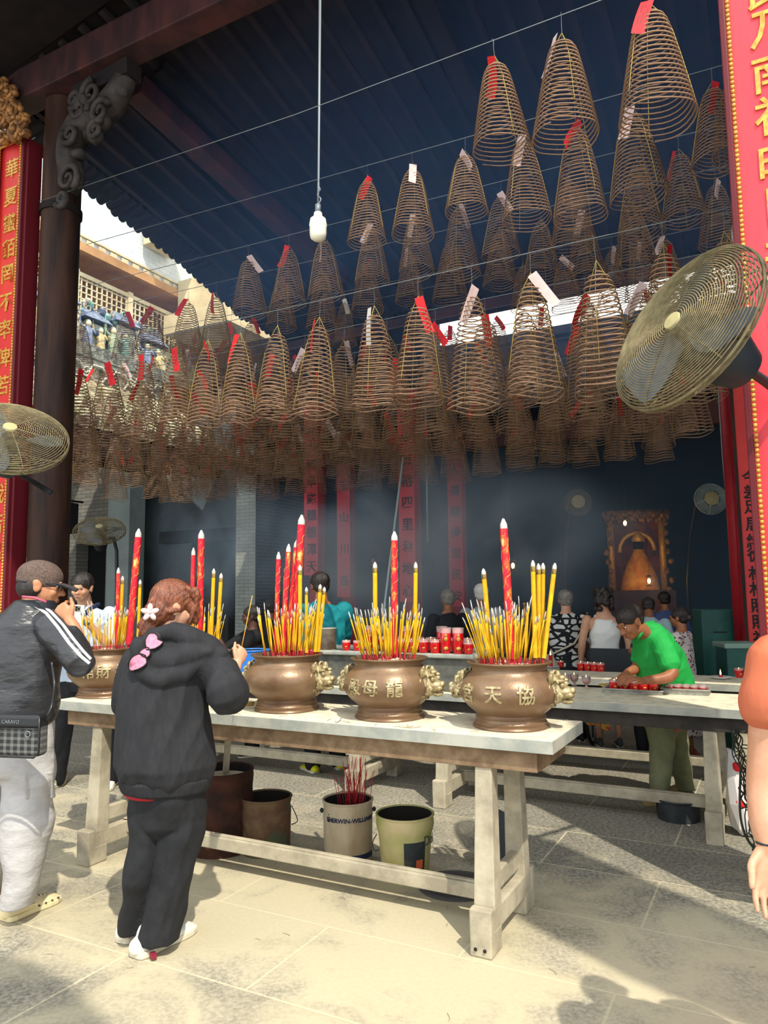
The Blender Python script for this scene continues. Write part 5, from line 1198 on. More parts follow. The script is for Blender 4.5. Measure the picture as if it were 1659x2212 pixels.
for k in range(26):
    t = k / 25; a = hc + u * (.1 * math.cos(t * 2.6 - 1.1)) + f * (.09 * math.sin(t * 2.6 - .5)); 
    mb.limb([a + r * rng.uniform(-.05, .05), a.lerp(bun, .5) + (a.lerp(bun, .5) - hc).normalized() * .05 + r * rng.uniform(-.03, .03), bun], [.012, .013, .012], 7)
solid(mb, 'hair', HBR, W, off, .006, 2, lambda p: .0012 * math.sin((p.x * .75 - p.z * .5) * 420 + 9 * noise.noise(p * 8)))
mb = MB(); fc = PD(324, 1323, D - .09) - off; q_ = (V((0, 0, H)) - (fc + off)).normalized(); Bq = q_.to_track_quat('Z', 'Y').to_matrix()
for k in range(5):
    a = k * 1.2566 + .3; mb.ell(fc + Bq @ V((.021 * math.cos(a), .021 * math.sin(a), 0)), (.021, .0125, .009), Bq @ Matrix.Rotation(a, 3, 'Z'), 12)
mb.ell(fc + q_ * .006, .007, k=8); mb.build('flower_claw_clip', mat('pearly_pink_clip', 'd9bdb8', .25, spec=.6), W, smooth=True)
# hoodie
mb = MB(); mb.loft(secs([(358, 1676, 96, .165), (357, 1650, 106, .185), (353, 1600, 103, .18), (350, 1540, 97, .175), (353, 1480, 92, .165), (362, 1430, 86, .15), (372, 1398, 66, .12), (378, 1378, 40, .09)], D), 40, rnd=.3)
mb.limb([PD(436, 1420, 3.40), PD(474, 1460, 3.36), PD(489, 1496, 3.32), PD(494, 1500, 3.40), PD(503, 1472, 3.52)], [.085, .088, .09, .082, .052], 18)
mb.limb([PD(302, 1428, 3.42), PD(282, 1470, 3.43), PD(274, 1515, 3.46), PD(292, 1515, 3.7)], [.08, .078, .075, .05], 18)
hs = [(333, 1372), (368, 1366), (410, 1378), (450, 1396), (478, 1412)]
mb.limb([PD(x, y, 3.33 + .01 * i) for i, (x, y) in enumerate(hs)], [.03, .042, .05, .048, .03], 14)
mb.limb([PD(x, y, 3.27 + abs(x - 350) * .0006) for x, y in ((303, 1398), (312, 1440), (338, 1466), (385, 1458), (440, 1432), (476, 1412))], [.035, .042, .042, .042, .038, .03], 14)
mb.limb([PD(x, y, 3.32) for x, y in ((328, 1392), (345, 1425), (395, 1420), (450, 1408))], [.045, .065, .06, .035], 14)
BLK = mat('black_fleece', '222326', .85, c2='29292c', scale=40, bump=.75, bscale=9, stretch=(1, 1, .35))
def hoodd(p):
    z = p.z; return folds(.020, 7, 1.3, 3.1)(p) + .012 * max(0, 1 - abs(z - .72) / .1) * math.sin(math.atan2(p.y - off.y, p.x - off.x) * 16 + 2 * noise.noise(p * 5)) * .35
hd_ = solid(mb, 'hoodie', BLK, W, off, .007, 3, hoodd)
mb = MB(); mb.loft(secs([(358, 1704, 90, .155), (358, 1690, 95, .162), (358, 1678, 97, .168)], D), 44, rnd=.15); solid(mb, 'hem_band', BLK, hd_, off, .006, 2, lambda p: .0015 * math.sin(math.atan2(p.y - off.y, p.x - off.x) * 110))
mb = MB(); mb.loft(secs([(338, 1712, 66, .12), (342, 1700, 72, .14)], D - .01), 40, rnd=.2); solid(mb, 'red_undershirt', mat('red_jersey', 'a3172a', .7), W, off, .006, 2)
mb = MB(); pk_ = MB()
for (x, y, rx, ry, rot) in ((330, 1388, 20, 15, -.9), (299, 1431, 19, 14, -.9), (314, 1410, 12, 11, 0)):
    for mbx, g_, lf in ((mb, 1.24, .006), (pk_, 1.0, .013)):
        P = []; c_ = onsurf(hd_, off, x, y, lf)
        for k in range(24):
            a = k / 24 * 6.283; ca, sa = rx * g_ * math.cos(a), ry * g_ * math.sin(a) * (1 + .18 * math.cos(a)); s_ = onsurf(hd_, off, x + ca * math.cos(rot) - sa * math.sin(rot), y + ca * math.sin(rot) + sa * math.cos(rot), lf)
            P.append((s_[0] if s_ else c_[0]) - off)
        if mbx is pk_: mb.tube(P + [P[0]], .0032, 5, caps=False)
        mbx.add([c_[0] - off + c_[1] * .003] + P, [(0, 1 + (k + 1) % 24, 1 + k) for k in range(24)])
ob = mb.build('bow_outline', M['blackink'], hd_, smooth=True); pk_.build('pink_bow', mat('pink_towelling', 'd98aa0', .9, c2='c77790', scale=60, bump=.3), hd_, smooth=True)
# trousers, shoes
mb = MB(); mb.loft(secs([(360, 1668, 78, .13), (360, 1720, 76, .13), (360, 1750, 76, .12)], D), 30)
mb.loft(secs([(322, 1720, 36, .085), (315, 1800, 34, .08), (300, 1900, 29, .075), (291, 1970, 27, .07, D + .05), (288, 2012, 27, .065, D + .08)], D), 28, rnd=.15)
mb.loft(secs([(393, 1720, 41, .09), (388, 1800, 43, .088), (372, 1900, 41, .085), (356, 1970, 42, .08), (341, 2032, 46, .075, D)], D), 28, rnd=.1)
solid(mb, 'trousers', mat('black_trousers', '1b1c1f', .8, c2='222326', scale=30, bump=.8, bscale=10, stretch=(.7, .7, .5)), W, off, .007, 3, lambda p: folds2(.012, 6, 8, .5, 1.0)(p) + folds(.018, 8, 1.5, 4)(p))
wsm = mat('white_shoe_leather', 'd9d6c9', .5); wso = mat('off_white_sole', 'c9c2ad', .6)
o = shoe(W, off, PZ(289, 2072, 0), PZ(418, 2006, 0), .056, .085, wsm, wso)
mb = MB(); q = (PZ(331, 2064, .02) - off); mb.box(q, (.022, .03, .02), Matrix.Rotation(.6, 3, 'Z')); mb.build('red_logo_patch', mat('dark_red_patch', '7a2030', .6), o)
shoe(W, off, PZ(260, 2040, 0), PZ(352, 1982, 0), .05, .085, wsm, wso)
a = PD(504, 1500, 3.66); hp = wr + hd * 1.0
mb = MB(); sb, st = PD(519, 1412, 3.70), PD(545, 1287, 3.74); mb.tube([sb - (st - sb) * .15, st], .0022, 6); tag(mb.build('incense_stick', M['gilded'], smooth=True), 'single long thin incense stick held up by the woman in the black hoodie', 'incense stick')

# ---- man with cap, left edge -------------------------------------------------
D = 3.72; base = PZ(45, 1985, 0); W = person('man in brown mesh cap and black striped track jacket at the left edge', base); off = W.location.copy()
hc = PD(88, 1265, D); hf = V((.93, .30, -.16)); hu = V((.1, .1, 1))
mb = MB(); headp(mb, hc, hf, hu, 1.03, PD(70, 1340, D), .06)
mb.loft(secs([(68, 1335, 40, .08), (52, 1370, 70, .1), (38, 1450, 66, .1), (34, 1560, 60, .1)], D), 20)
el = PD(176, 1432, 3.58); wr = PD(150, 1340, 3.62); mb.limb([PD(118, 1350, 3.66), el, PD(164, 1372, 3.6), wr], [.05, .045, .035, .028])
mb.limb([PD(-22, 1370, 3.8), PD(-50, 1480, 3.85), PD(10, 1470, 4.1)], [.05, .045, .03]); hand(mb, PD(12, 1468, 4.1), V((.6, .5, .2)), V((.5, -.6, 0)), 1, .8)
hand(mb, wr, PD(126, 1306, 3.64) - wr, V((.2, 1, -.1)), -1, 1.15, 1.0)
mb.limb([PD(-10, 1560, D + .1), PD(-24, 1760, D + .12), PD(-36, 1930, D + .2)], [.07, .045, .03]); mb.limb([PD(62, 1560, D), PD(56, 1760, D), PD(42, 1940, D)], [.07, .045, .03])
solid(mb, 'body', SK['a'], W, off, .005, 2); face(W, off, hc, hf, hu, 1.03)
B, r, f, u = basis(hf, hu)
mb = MB(); mb.ell(hc - f * .03 - u * .012, (.081, .083, .075), B, 20); solid(mb, 'hair', HB, W, off, .007, 2)
mb = MB(); mb.ell(hc + u * .045 - f * .012, (.09, .11, .082), B, 28); mb.ell(hc + u * .02 - f * .012, (.088, .108, .05), B, 24)
CAPM = mat('brown_mesh_cap', '6e5a50', .8, c2='544640', scale=120, bump=.5, bscale=220, detail=1)
cap = solid(mb, 'cap', CAPM, W, off, .006, 2)
mb = MB(); P = []
for j, (yy, hw, dz) in enumerate(((.085, .072, .03), (.12, .07, .026), (.155, .058, .018), (.178, .03, .012))):
    for k in range(7): x = (k / 6 - .5) * 2; P.append(hc - off + f * (yy - .012 * x * x) + r * (hw * x) + u * (dz - .014 * x * x))
n_ = len(P); P += [p - u * .004 for p in P]; fs = [(j * 7 + k, j * 7 + k + 1, (j + 1) * 7 + k + 1, (j + 1) * 7 + k) for j in range(3) for k in range(6)]; mb.add(P, fs + [tuple(x + n_ for x in q[::-1]) for q in fs]); mb.build('brim', mat('dark_grey_brim', '3c3b3d', .7), cap, smooth=True)
mb = MB(); mb.tube([hc - off + u * .005 + f * (-.11 * math.cos(a)) + r * (.088 * math.sin(a)) for a in [k * .2 - 1 for k in range(11)]], .005, 6); mb.build('adjuster_strap', M['blackmetal'], cap, smooth=True)
mb = MB(); mb.tube([hc - off + f * .03 + r * .08 + u * .01, hc - off + f * .09 + r * .068 + u * .008], .004, 6); mb.box(hc - off + f * .098 + r * .035 + u * .004, (.05, .006, .035), B); mb.box(hc - off + f * .098 - r * .035 + u * .004, (.05, .006, .035), B); mb.build('glasses', M['blackmetal'], W)
JK = mat('black_nylon', '29292c', .36, c2='313235', scale=10, spec=.5, bump=.9, bscale=11, stretch=(.6, .6, 1.3))
mb = MB(); mb.loft(secs([(26, 1560, 84, .15), (28, 1520, 96, .165), (30, 1460, 98, .165), (38, 1400, 98, .155), (50, 1352, 84, .13), (66, 1322, 52, .1), (72, 1304, 40, .085)], D), 40, rnd=.3)
mb.limb([PD(108, 1352, 3.66), PD(146, 1392, 3.58), PD(172, 1430, 3.52), PD(172, 1420, 3.56), PD(160, 1366, 3.6)], [.082, .078, .07, .062, .045], 18)
mb.limb([PD(-20, 1375, 3.8), PD(-50, 1480, 3.85), PD(10, 1475, 4.05)], [.085, .075, .055], 16)
jk = solid(mb, 'track_jacket', JK, W, off, .007, 4, folds2(.011, 8, 1.3, .6, 1.0))
mb = MB(); mb.loft(secs([(74, 1318, 48, .095), (76, 1298, 43, .09)], D), 30, rnd=.1); solid(mb, 'collar', M['blackmetal'], jk, off, .006, 2)
mb = MB(); ribbon(mb, jk, off, [(72, 1306), (100, 1325), (125, 1355), (150, 1390), (175, 1418), (193, 1433)], .014); ribbon(mb, jk, off, [(84, 1303), (110, 1322), (136, 1350), (158, 1380), (180, 1407), (196, 1424)], .014)
mb.v = [tuple(V(v) - off) for v in mb.v]; mb.build('sleeve_stripe', mat('white_tape', 'e2e2e0', .5), jk, smooth=True)
mb = MB(); mb.tube([PD(x, y, 3.62) - off for x, y in ((48, 1289), (75, 1291), (100, 1300))], .006, 6); mb.build('collar_trim', mat('pink_trim', 'b5566a', .6), jk, smooth=True)
CG_ = mat('pale_grey_cotton', 'a9a6a4', .85, c2='b3b0ae', scale=20, bump=.9, bscale=10, stretch=(.6, .6, 1.2))
mb = MB(); mb.loft(secs([(28, 1540, 86, .14), (30, 1600, 86, .14), (32, 1640, 84, .13)], D), 30)
mb.loft(secs([(62, 1610, 54, .115), (60, 1700, 52, .11), (58, 1800, 50, .105), (50, 1880, 40, .1), (42, 1925, 34, .09), (36, 1955, 34, .09)], D), 28, rnd=.2)
mb.loft(secs([(-14, 1610, 50, .115, D + .1), (-22, 1720, 46, .11, D + .1), (-30, 1840, 42, .1, D + .15), (-38, 1930, 34, .09, D + .2)], D), 28, rnd=.3)
ct = solid(mb, 'cargo_trousers', CG_, W, off, .007, 3, folds2(.013, 7, 4.2, .35, 1.1))
mb = MB(); P = [onsurf(ct, off, x, y, .012) for x, y in ((52, 1672), (108, 1668), (112, 1725), (56, 1728))]; P = [p[0] - off for p in P if p]
if len(P) == 4:
    Q = [p + V((0, .02, 0)) for p in P]; mb.add(P + Q, [(0, 1, 2, 3), (7, 6, 5, 4), (0, 4, 5, 1), (1, 5, 6, 2), (2, 6, 7, 3), (3, 7, 4, 0)]); mb.build('thigh_pocket', CG_, ct, bevel=.006)
cl = mat('cream_foam', 'd6c79c', .6); shoe(W, off, PZ(8, 1992, 0), PZ(126, 1942, 0), .055, .075, cl, cl, clog=True, name='clog'); shoe(W, off, PZ(-55, 1980, 0), PZ(30, 1930, 0), .055, .075, cl, cl, clog=True, name='clog')
# bag
bc = PD(45, 1585, 3.42); bt = thing('crossbody_bag', 'black and grey plaid crossbody bag on the hip of the man in the cap', 'bag', bc, -.2)
PL = mat('grey_plaid', '3b3b3c', .6); nt, b_ = nodes(PL); tc = nt.nodes.new('ShaderNodeTexCoord'); ck = []
for ax, sc_ in (((1, 0, 0), 9), ((0, 0, 1), 11)):
    mp = nt.nodes.new('ShaderNodeMapping'); nt.links.new(tc.outputs['Object'], mp.inputs[0]); wv = nt.nodes.new('ShaderNodeTexWave'); wv.bands_direction = 'X' if ax[0] else 'Z'; wv.inputs['Scale'].default_value = sc_; wv.inputs['Detail'].default_value = 0; nt.links.new(mp.outputs[0], wv.inputs['Vector']); rp = nt.nodes.new('ShaderNodeValToRGB'); rp.color_ramp.interpolation = 'CONSTANT'; rp.color_ramp.elements[0].color = (.018, .018, .02, 1); rp.color_ramp.elements[1].position = .62; rp.color_ramp.elements[1].color = (.14, .14, .13, 1); nt.links.new(wv.outputs['Fac'], rp.inputs[0]); ck.append(rp)
mx = nt.nodes.new('ShaderNodeMix'); mx.data_type = 'RGBA'; mx.inputs['Factor'].default_value = .5; nt.links.new(ck[0].outputs[0], mx.inputs['A']); nt.links.new(ck[1].outputs[0], mx.inputs['B']); nt.links.new(mx.outputs['Result'], b_.inputs['Base Color'])
LE = mat('black_leather', '1c1d1f', .35, spec=.5)
mb = MB(); mb.box((0, 0, -.018), (.24, .07, .15)); mb.build('pouch', PL, bt, bevel=.02, seg=3)
mb = MB(); mb.box((0, -.004, .06), (.245, .078, .058)); mb.build('top_flap', LE, bt, bevel=.015, seg=3)
mb = MB(); mb.tube([(-.12, -.04, -.093), (.1, -.04, -.093), (.122, -.04, -.07), (.122, -.04, .03), (.12, -.04, .08)], .005, 6); mb.tube([(-.12, -.043, .03), (.12, -.043, .03)], .003, 6); mb.build('piping', LE, bt, smooth=True)
mb = MB(); put_text(mb, 'CARAVO', .022, (-.02, -.045, .06), extrude=.001); mb.build('lettering', M['wire'], bt)
mb = MB(); mb.tube([(.07 + .013 * math.cos(a), -.047, .008 + .013 * math.sin(a)) for a in [k * .63 for k in range(11)]], .0025, 6); mb.build('zip_ring', M['wire'], bt, smooth=True)
mb = MB(); e = [(.12, 0, .06), (.15, .0, .12)] + [tuple(Matrix.Rotation(.2, 3, 'Z') @ (PD(x, y, d) - bc)) for x, y, d in ((118, 1480, 3.50), (112, 1430, 3.52))]
mb.tube(catm(e, 5), .007, 6); mb.build('strap', LE, bt, smooth=True)

# ---- generic figure -------------------------------------------------
def human(label, P, top, yaw, shirt=None, pants=None, skin='b', hair=HB, sleeves='short', lean=0.0, arms=None, skirt=None, hairstyle='short', faceon=False, shoes=None, vox=.010, dress=None, wid=1.0, stance=.1, legk=1.0, name='person', bare_legs=False, pc='shirt', headf=0.0, tank=False, build_head=True):
    """P: feet point, top: height of the head top in metres, yaw: facing angle (0 = away from the camera)"""
    root = thing('person', label, 'person', V((P.x, P.y, 0))); off = root.location.copy(); h = top / 1.70
    Fd = V((math.sin(yaw), math.cos(yaw), 0)); R = V((math.cos(yaw), -math.sin(yaw), 0)); cl_, sl_ = math.cos(lean), math.sin(lean)
    def L(x, y, z, bend=True):
        if bend and z > .92: dz = z - .92; y, z = y + dz * sl_, .92 + dz * cl_
        return off + (R * x * wid + Fd * y + UP * z) * h
    ax = (R, Fd)
    hcx = L(0, .02 + headf, 1.585); hfv = (Fd * math.cos(lean * .8) - UP * (math.sin(lean * .9) + .1)).normalized(); huv = (UP * cl_ + Fd * sl_).normalized()
    mb = MB(); headp(mb, hcx, hfv, huv, .98 * h, L(0, -.01, 1.42), .055 * h)
    tl = [(L(0, 0, 1.40), .09, .07), (L(0, 0, 1.34), .17, .09), (L(0, 0, 1.2), .155, .105), (L(0, 0, 1.05), .135, .1), (L(0, 0, .9), .16, .11)]
    mb.loft([(c, a * h * wid, b * h, R, Fd) for c, a, b in tl], 18)
    arms = arms or {}
    AR = {}
    for sd, nm_ in ((-1, 'l'), (1, 'r')):
        e, w = arms.get(nm_, ((.25, -.02, 1.1), (.25, .08, .86))); S0 = L(.185 * sd, 0, 1.36); Ee = L(e[0] * sd, e[1], e[2]); Wr = L(w[0] * sd, w[1], w[2]); AR[nm_] = (S0, Ee, Wr)
        mb.limb([S0, Ee, Wr], [.05 * h, .042 * h, .027 * h]); hand(mb, Wr, (Wr - Ee), -R * sd, sd, .45, h * .95)
    for sd in (-1, 1): mb.limb([L(.09 * sd, 0, .9), L((.1 + stance) / 2 * sd, .02, .48), L(stance * sd, -.01, .08)], [.08 * h, .05 * h, .035 * h])
    solid(mb, 'body', SK[skin], root, off, vox * .8, 2)
    if faceon: face(root, off, hcx, hfv, huv, .98 * h, hair)
    if hair:
        mb = MB(); B, r, f, u = basis(hfv, huv); mb.ell(hcx + (u * .036 - f * .022) * h, (.088 * h, .104 * h, .09 * h), B, 22); mb.ell(hcx + (-f * .045 - u * .01) * h, (.078 * h, .06 * h, .07 * h), B, 18)
        if hairstyle == 'curly':
            for i in range(46):
                a = rng.uniform(0, 6.28); z = rng.uniform(-.14, .1); mb.ell(hcx + (r * .085 * math.cos(a) + f * (.085 * math.sin(a) - .03) + u * z) * h, .035 * h, k=8)
        if hairstyle == 'bun': mb.ell(hcx + (-f * .12 - u * .01) * h, .04 * h, k=12)
        if hairstyle == 'long': mb.loft([(hcx - f * .06 * h, .085 * h, .05 * h, r, f), (hcx + (-f * .075 - u * .18) * h, .08 * h, .035 * h, r, f), (hcx + (-f * .08 - u * .3) * h, .05 * h, .02 * h, r, f)], 18)
        solid(mb, 'hair', hair, root, off, vox * .8, 2, lambda p: .003 * noise.noise(p * 70))
    if shirt:
        mb = MB()
        if tank:
            mb.loft([(c, a * h * wid, b * h, R, Fd) for c, a, b in ((L(0, 0, 1.34), .12, .105), (L(0, 0, 1.27), .145, .118), (L(0, 0, 1.2), .163, .12), (L(0, 0, 1.08), .145, .11), (L(0, 0, .96), .16, .12))], 24, rnd=.3)
            for sd in (-1, 1): mb.limb([L(.07 * sd, -.03, 1.26), L(.085 * sd, 0, 1.39), L(.07 * sd, .05, 1.28)], [.035 * h, .02 * h, .03 * h], 8)
        else:
            mb.loft([(c, a * h * wid, b * h, R, Fd) for c, a, b in ((L(0, 0, 1.43), .07, .07), (L(0, 0, 1.38), .15, .095), (L(0, 0, 1.3), .19, .115), (L(0, 0, 1.15), .185, .125), (L(0, 0, 1.0), .18, .125), (L(0, 0, .84, False), .19, .13))], 24, rnd=.3)
            for nm_ in 'lr':
                S0, Ee, Wr = AR[nm_]
                if sleeves == 'short': mb.limb([S0, S0.lerp(Ee, .85)], [.078 * h, .068 * h], 14)
                elif sleeves == 'long': mb.limb([S0, Ee, Ee.lerp(Wr, .92)], [.078 * h, .062 * h, .045 * h], 14)
        solid(mb, pc, shirt, root, off, vox, 3, folds(.016, 7, 4, P.x * 3))
    if pants:
        mb = MB(); mb.loft([(L(0, 0, .99), .15 * h * wid, .115 * h, R, Fd), (L(0, 0, .82), .185 * h * wid, .13 * h, R, Fd)], 22)
        zb = .42 if bare_legs else .07
        for sd in (-1, 1): mb.limb([L(.092 * sd, 0, .84), L((.1 + stance) / 2 * sd, .02, .5), L(stance * sd, -.01, zb)], [.1 * h, .085 * h, .07 * h], 16)
        solid(mb, 'trousers', pants, root, off, vox, 3, folds(.007, 6, 4, P.x * 5))
    if dress:
        mb = MB(); mb.loft([(c, a * h * wid, b * h, R, Fd) for c, a, b in ((L(0, 0, 1.42), .08, .07), (L(0, 0, 1.35), .18, .1), (L(0, 0, 1.15), .18, .13), (L(0, 0, .95), .19, .14), (L(0, 0, .7, False), .23, .18), (L(0, 0, .3, False), .26, .21))], 26, rnd=.2)
        for nm_ in 'lr': S0, Ee, Wr = AR[nm_]; mb.limb([S0, S0.lerp(Ee, .8)], [.075 * h, .065 * h], 14)
        solid(mb, 'dress', dress, root, off, vox, 3, folds(.008, 7, 2, 2))
    if shoes is not None:
        for sd in (-1, 1): shoe(root, off, L(stance * sd, -.09, 0), L(stance * 1.15 * sd, .17, 0), .045 * h, .07 * h, shoes, wso)
    return root, L, AR

# ---- man with phone -------------------------------------------------
P = PZ(178, 1700, 0); D = P.y; PB = mat('pale_blue_polo', 'b9c6d6', .75, c2='a9b7ca', scale=6)
arms = {'l': ((.27, .12, 1.06), (.10, .30, 1.33)), 'r': ((.20, .16, 1.08), (.06, .34, 1.29))}
W, L, AR = human('man in pale blue polo photographing with a phone behind the left table end', P, PD(168, 1252, D).z + .05, math.pi - .02, PB, mat('black_chinos', '16171b', .8), 'c', HB, arms=arms, faceon=True, shoes=mat('white_trainer', 'd2d0c6', .5), vox=.008, headf=.06, lean=.1, wid=1.12, stance=.19)
off = W.location.copy()
mb = MB(); c = L(0, .0, 1.43) - off; 
for sd in (-1, 1): mb.tube(catm([L(.085 * sd, -.03, 1.45) - off, L(.07 * sd, .05, 1.43) - off, L(.01 * sd, .115, 1.36) - off], 4), .018, 8)
mb.build('navy_collar', mat('navy_knit', '1d2a45', .7), W, smooth=True)
mb = MB(); q = L(-.17 * -1, .14, .94) - off; mb.tube([q + V((.012 * math.cos(a), 0, .012 * math.sin(a))) for a in [k * .63 for k in range(11)]], .002, 5)
for i in range(3): mb.box(q + V((-.008 + i * .009, -.005, -.045 - .01 * i)), (.008, .003, .05))
mb.build('keys', M['wire'], W)
mb = MB(); wv = AR['l'][2]; dd = (AR['l'][2] - AR['l'][1]).normalized(); mb.tube([wv - dd * .03 - off, wv - dd * .01 - off], .034, 14); mb.ell(wv - dd * .02 - off + V((0, -.034, 0)), (.018, .008, .018), k=12); mb.build('wristwatch', M['wire'], W, smooth=True)
pc_ = PD(171, 1327, AR['l'][2].y - .10); t = thing('phone', 'white phone with square camera block held up by the man in the pale polo', 'phone', pc_, .15); t.rotation_euler = (.2, .1, .15)
mb = MB(); mb.box((0, 0, 0), (.072, .009, .148)); mb.build('case', wp, t, bevel=.01, seg=3)
mb = MB(); mb.box((-.012, -.006, .046), (.04, .004, .042)); mb.build('camera_block', mat('grey_glass', '7d8072', .2), t, bevel=.008)
for x, z in ((-.022, .056), (-.022, .036), (-.003, .046)): mb = MB(); mb.lathe([(0, -.004), (.008, -.004), (.009, .0), (0, .0)], 12, M=Matrix.Rotation(math.pi / 2, 3, 'X'), c=(x, -.01, z)); mb.build('lens', M['blackink'], t, smooth=True)

# ---- bending man in green -------------------------------------------------
GR = mat('bright_green_cotton', '1fa044', .75, c2='1b9440', scale=5, bump=.6, bscale=10); D = 5.5; base = PZ(1440, 1735, 0)
W = person('man in bright green shirt and olive trousers bending over the tray table', base); off = W.location.copy()
hc = PD(1362, 1345, 5.42); hf = V((-.80, -.28, -.52)); hu = V((-.45, .0, .9))
mb = MB(); headp(mb, hc, hf, hu, 1.03, PD(1408, 1378, 5.5), .058)
mb.loft(secs([(1408, 1375, 32, .09, 5.52), (1425, 1410, 42, .11, 5.56), (1440, 1470, 45, .11, 5.6), (1440, 1560, 42, .1, 5.6)], 5.5), 20)
wr = PD(1392, 1470, 5.25); mb.limb([PD(1428, 1385, 5.42), PD(1452, 1455, 5.28), wr], [.05, .044, .028]); hand(mb, wr, PD(1352, 1462, 5.24) - wr, V((-.1, .25, -1)), 1, .55, 1.0)
w2 = PD(1356, 1452, 5.5); mb.limb([PD(1392, 1392, 5.66), PD(1376, 1440, 5.6), w2], [.05, .04, .028]); hand(mb, w2, PD(1335, 1470, 5.40) - w2, V((.1, -.2, -1)), -1, .5, 1.0)
mb.limb([PD(1425, 1560, 5.6), PD(1428, 1640, 5.53), PD(1422, 1725, 5.52)], [.06, .04, .03]); mb.limb([PD(1452, 1560, 5.7), PD(1464, 1640, 5.77), PD(1480, 1702, 5.85)], [.06, .04, .03])
solid(mb, 'body', SK['b'], W, off, .006, 2); face(W, off, hc, hf, hu, 1.03)
B, r, f, u = basis(hf, hu); mb = MB(); mb.ell(hc + u * .042 - f * .020, (.09, .104, .088), B, 22); mb.ell(hc - f * .052, (.078, .05, .062), B, 18)
solid(mb, 'hair', HB, W, off, .007, 2, lambda p: .003 * noise.noise(p * 80))
mb = MB(); mb.loft(secs([(1400, 1352, 24, .08, 5.5), (1408, 1375, 42, .12, 5.52), (1420, 1405, 52, .14, 5.56), (1433, 1445, 56, .15, 5.6), (1440, 1485, 58, .15, 5.62), (1440, 1530, 56, .15, 5.64)], 5.5), 34, rnd=.3)
mb.limb([PD(1425, 1385, 5.44), PD(1446, 1432, 5.32)], [.078, .08], 16); mb.limb([PD(1394, 1390, 5.64), PD(1384, 1420, 5.62)], [.07, .068], 14)
gs = solid(mb, 'shirt', GR, W, off, .007, 3, lambda p: folds(.014, 7, 4, 2)(p) + folds2(.006, 9, 2)(p))
mb = MB(); mb.tube(catm([PD(x, y, d) - off for x, y, d in ((1412, 1345, 5.58), (1395, 1350, 5.44), (1382, 1372, 5.40), (1374, 1384, 5.44))], 4), .016, 8); mb.build('collar', GR, gs, smooth=True)
OL = mat('olive_cargo_cotton', '77795a', .85, c2='878a66', scale=8, bump=.9, bscale=11)
mb = MB(); mb.loft(secs([(1440, 1500, 46, .13, 5.64), (1440, 1560, 50, .14, 5.66)], 5.6), 26)
mb.loft(secs([(1424, 1560, 34, .11, 5.6), (1430, 1610, 28, .09, 5.55), (1428, 1660, 22, .075, 5.5), (1424, 1712, 20, .07, 5.5)], 5.5), 24, rnd=.3)
mb.loft(secs([(1452, 1560, 30, .11, 5.7), (1463, 1620, 22, .09, 5.75), (1476, 1680, 20, .08, 5.82), (1484, 1704, 20, .07, 5.86)], 5.7), 24, rnd=.3)
solid(mb, 'trousers', OL, W, off, .007, 3, folds2(.008, 8, 2.0, .4, 1.0))
SDL = mat('worn_tan_leather', '8d7a52', .7)
shoe(W, off, PZ(1440, 1742, 0), PZ(1388, 1738, 0), .048, .06, SDL, SDL, name='sandal'); shoe(W, off, PZ(1480, 1712, 0), PZ(1432, 1712, 0), .048, .06, SDL, SDL, name='sandal')

# ---- person in orange at the right edge -------------------------------------------------
D = 1.98; base = PD(1850, 1600, D); W = person('person in orange shirt with bare arm hanging down at the right edge', base); off = W.location.copy(); OR = mat('orange_salmon_cotton', 'c06a48', .8, c2='b86046', scale=5, bump=.5, bscale=9, stretch=(1, 1, .3))
cx = base.x; by = base.y
mb = MB(); hc = V((cx + .02, by, 1.60)); headp(mb, hc, V((-.3, .95, -.05)), UP, 1.0, V((cx, by, 1.44)), .055)
mb.loft([(V((cx, by, z)), a, b, X_, Y_) for z, a, b in ((1.42, .09, .08), (1.36, .17, .1), (1.2, .16, .11), (1.0, .15, .11), (.9, .17, .12))], 18)
S0, El, Wr = PD(1672, 1432, 1.98), PD(1640, 1660, 2.0), PD(1662, 1830, 1.95)
mb.limb([S0, El + V((.018, 0, 0)), PD(1652, 1760, 1.97), Wr], [.055, .047, .04, .03], 18); hand(mb, Wr, PD(1650, 1975, 1.93) - Wr, V((.25, -1, .1)), 1, [.25, .2, .2, .3], 1.02, .16)
mb.limb([V((cx + .19, by, 1.36)), V((cx + .25, by, 1.1)), V((cx + .25, by + .1, .88))], [.05, .042, .028]); hand(mb, V((cx + .25, by + .1, .88)), V((0, .3, -1)), V((-1, 0, 0)), 1, .5)
for sd in (-1, 1): mb.limb([V((cx + .09 * sd, by, .9)), V((cx + .1 * sd, by, .48)), V((cx + .1 * sd, by, .07))], [.085, .055, .038])
solid(mb, 'body', SK['c'], W, off, .005, 3)
mb = MB(); mb.ell(hc + V((0, -.025, .034)), (.084, .1, .09), k=22); solid(mb, 'hair', HB, W, off, .008, 2)
mb = MB(); mb.loft([(V((cx, by, z)), a, b, X_, Y_) for z, a, b in ((1.44, .07, .07), (1.39, .15, .1), (1.3, .19, .12), (1.15, .185, .125), (1.0, .18, .125), (.82, .19, .13))], 28, rnd=.3)
mb.limb([PD(1690, 1432, 1.98), PD(1668, 1490, 1.98), PD(1662, 1528, 1.98)], [.076, .068, .064], 18); mb.limb([V((cx + .19, by, 1.36)), V((cx + .24, by, 1.16))], [.08, .07], 14)
mb.loft([(PD(1720, 1530, 2.06), .06, .08, X_, Y_), (PD(1735, 1640, 2.08), .05, .08, X_, Y_), (PD(1760, 1720, 2.1), .04, .06, X_, Y_)], 14)
solid(mb, 'shirt', OR, W, off, .007, 3, lambda p: folds(.016, 6, 2, 5)(p) + folds2(.006, 9, 2)(p))
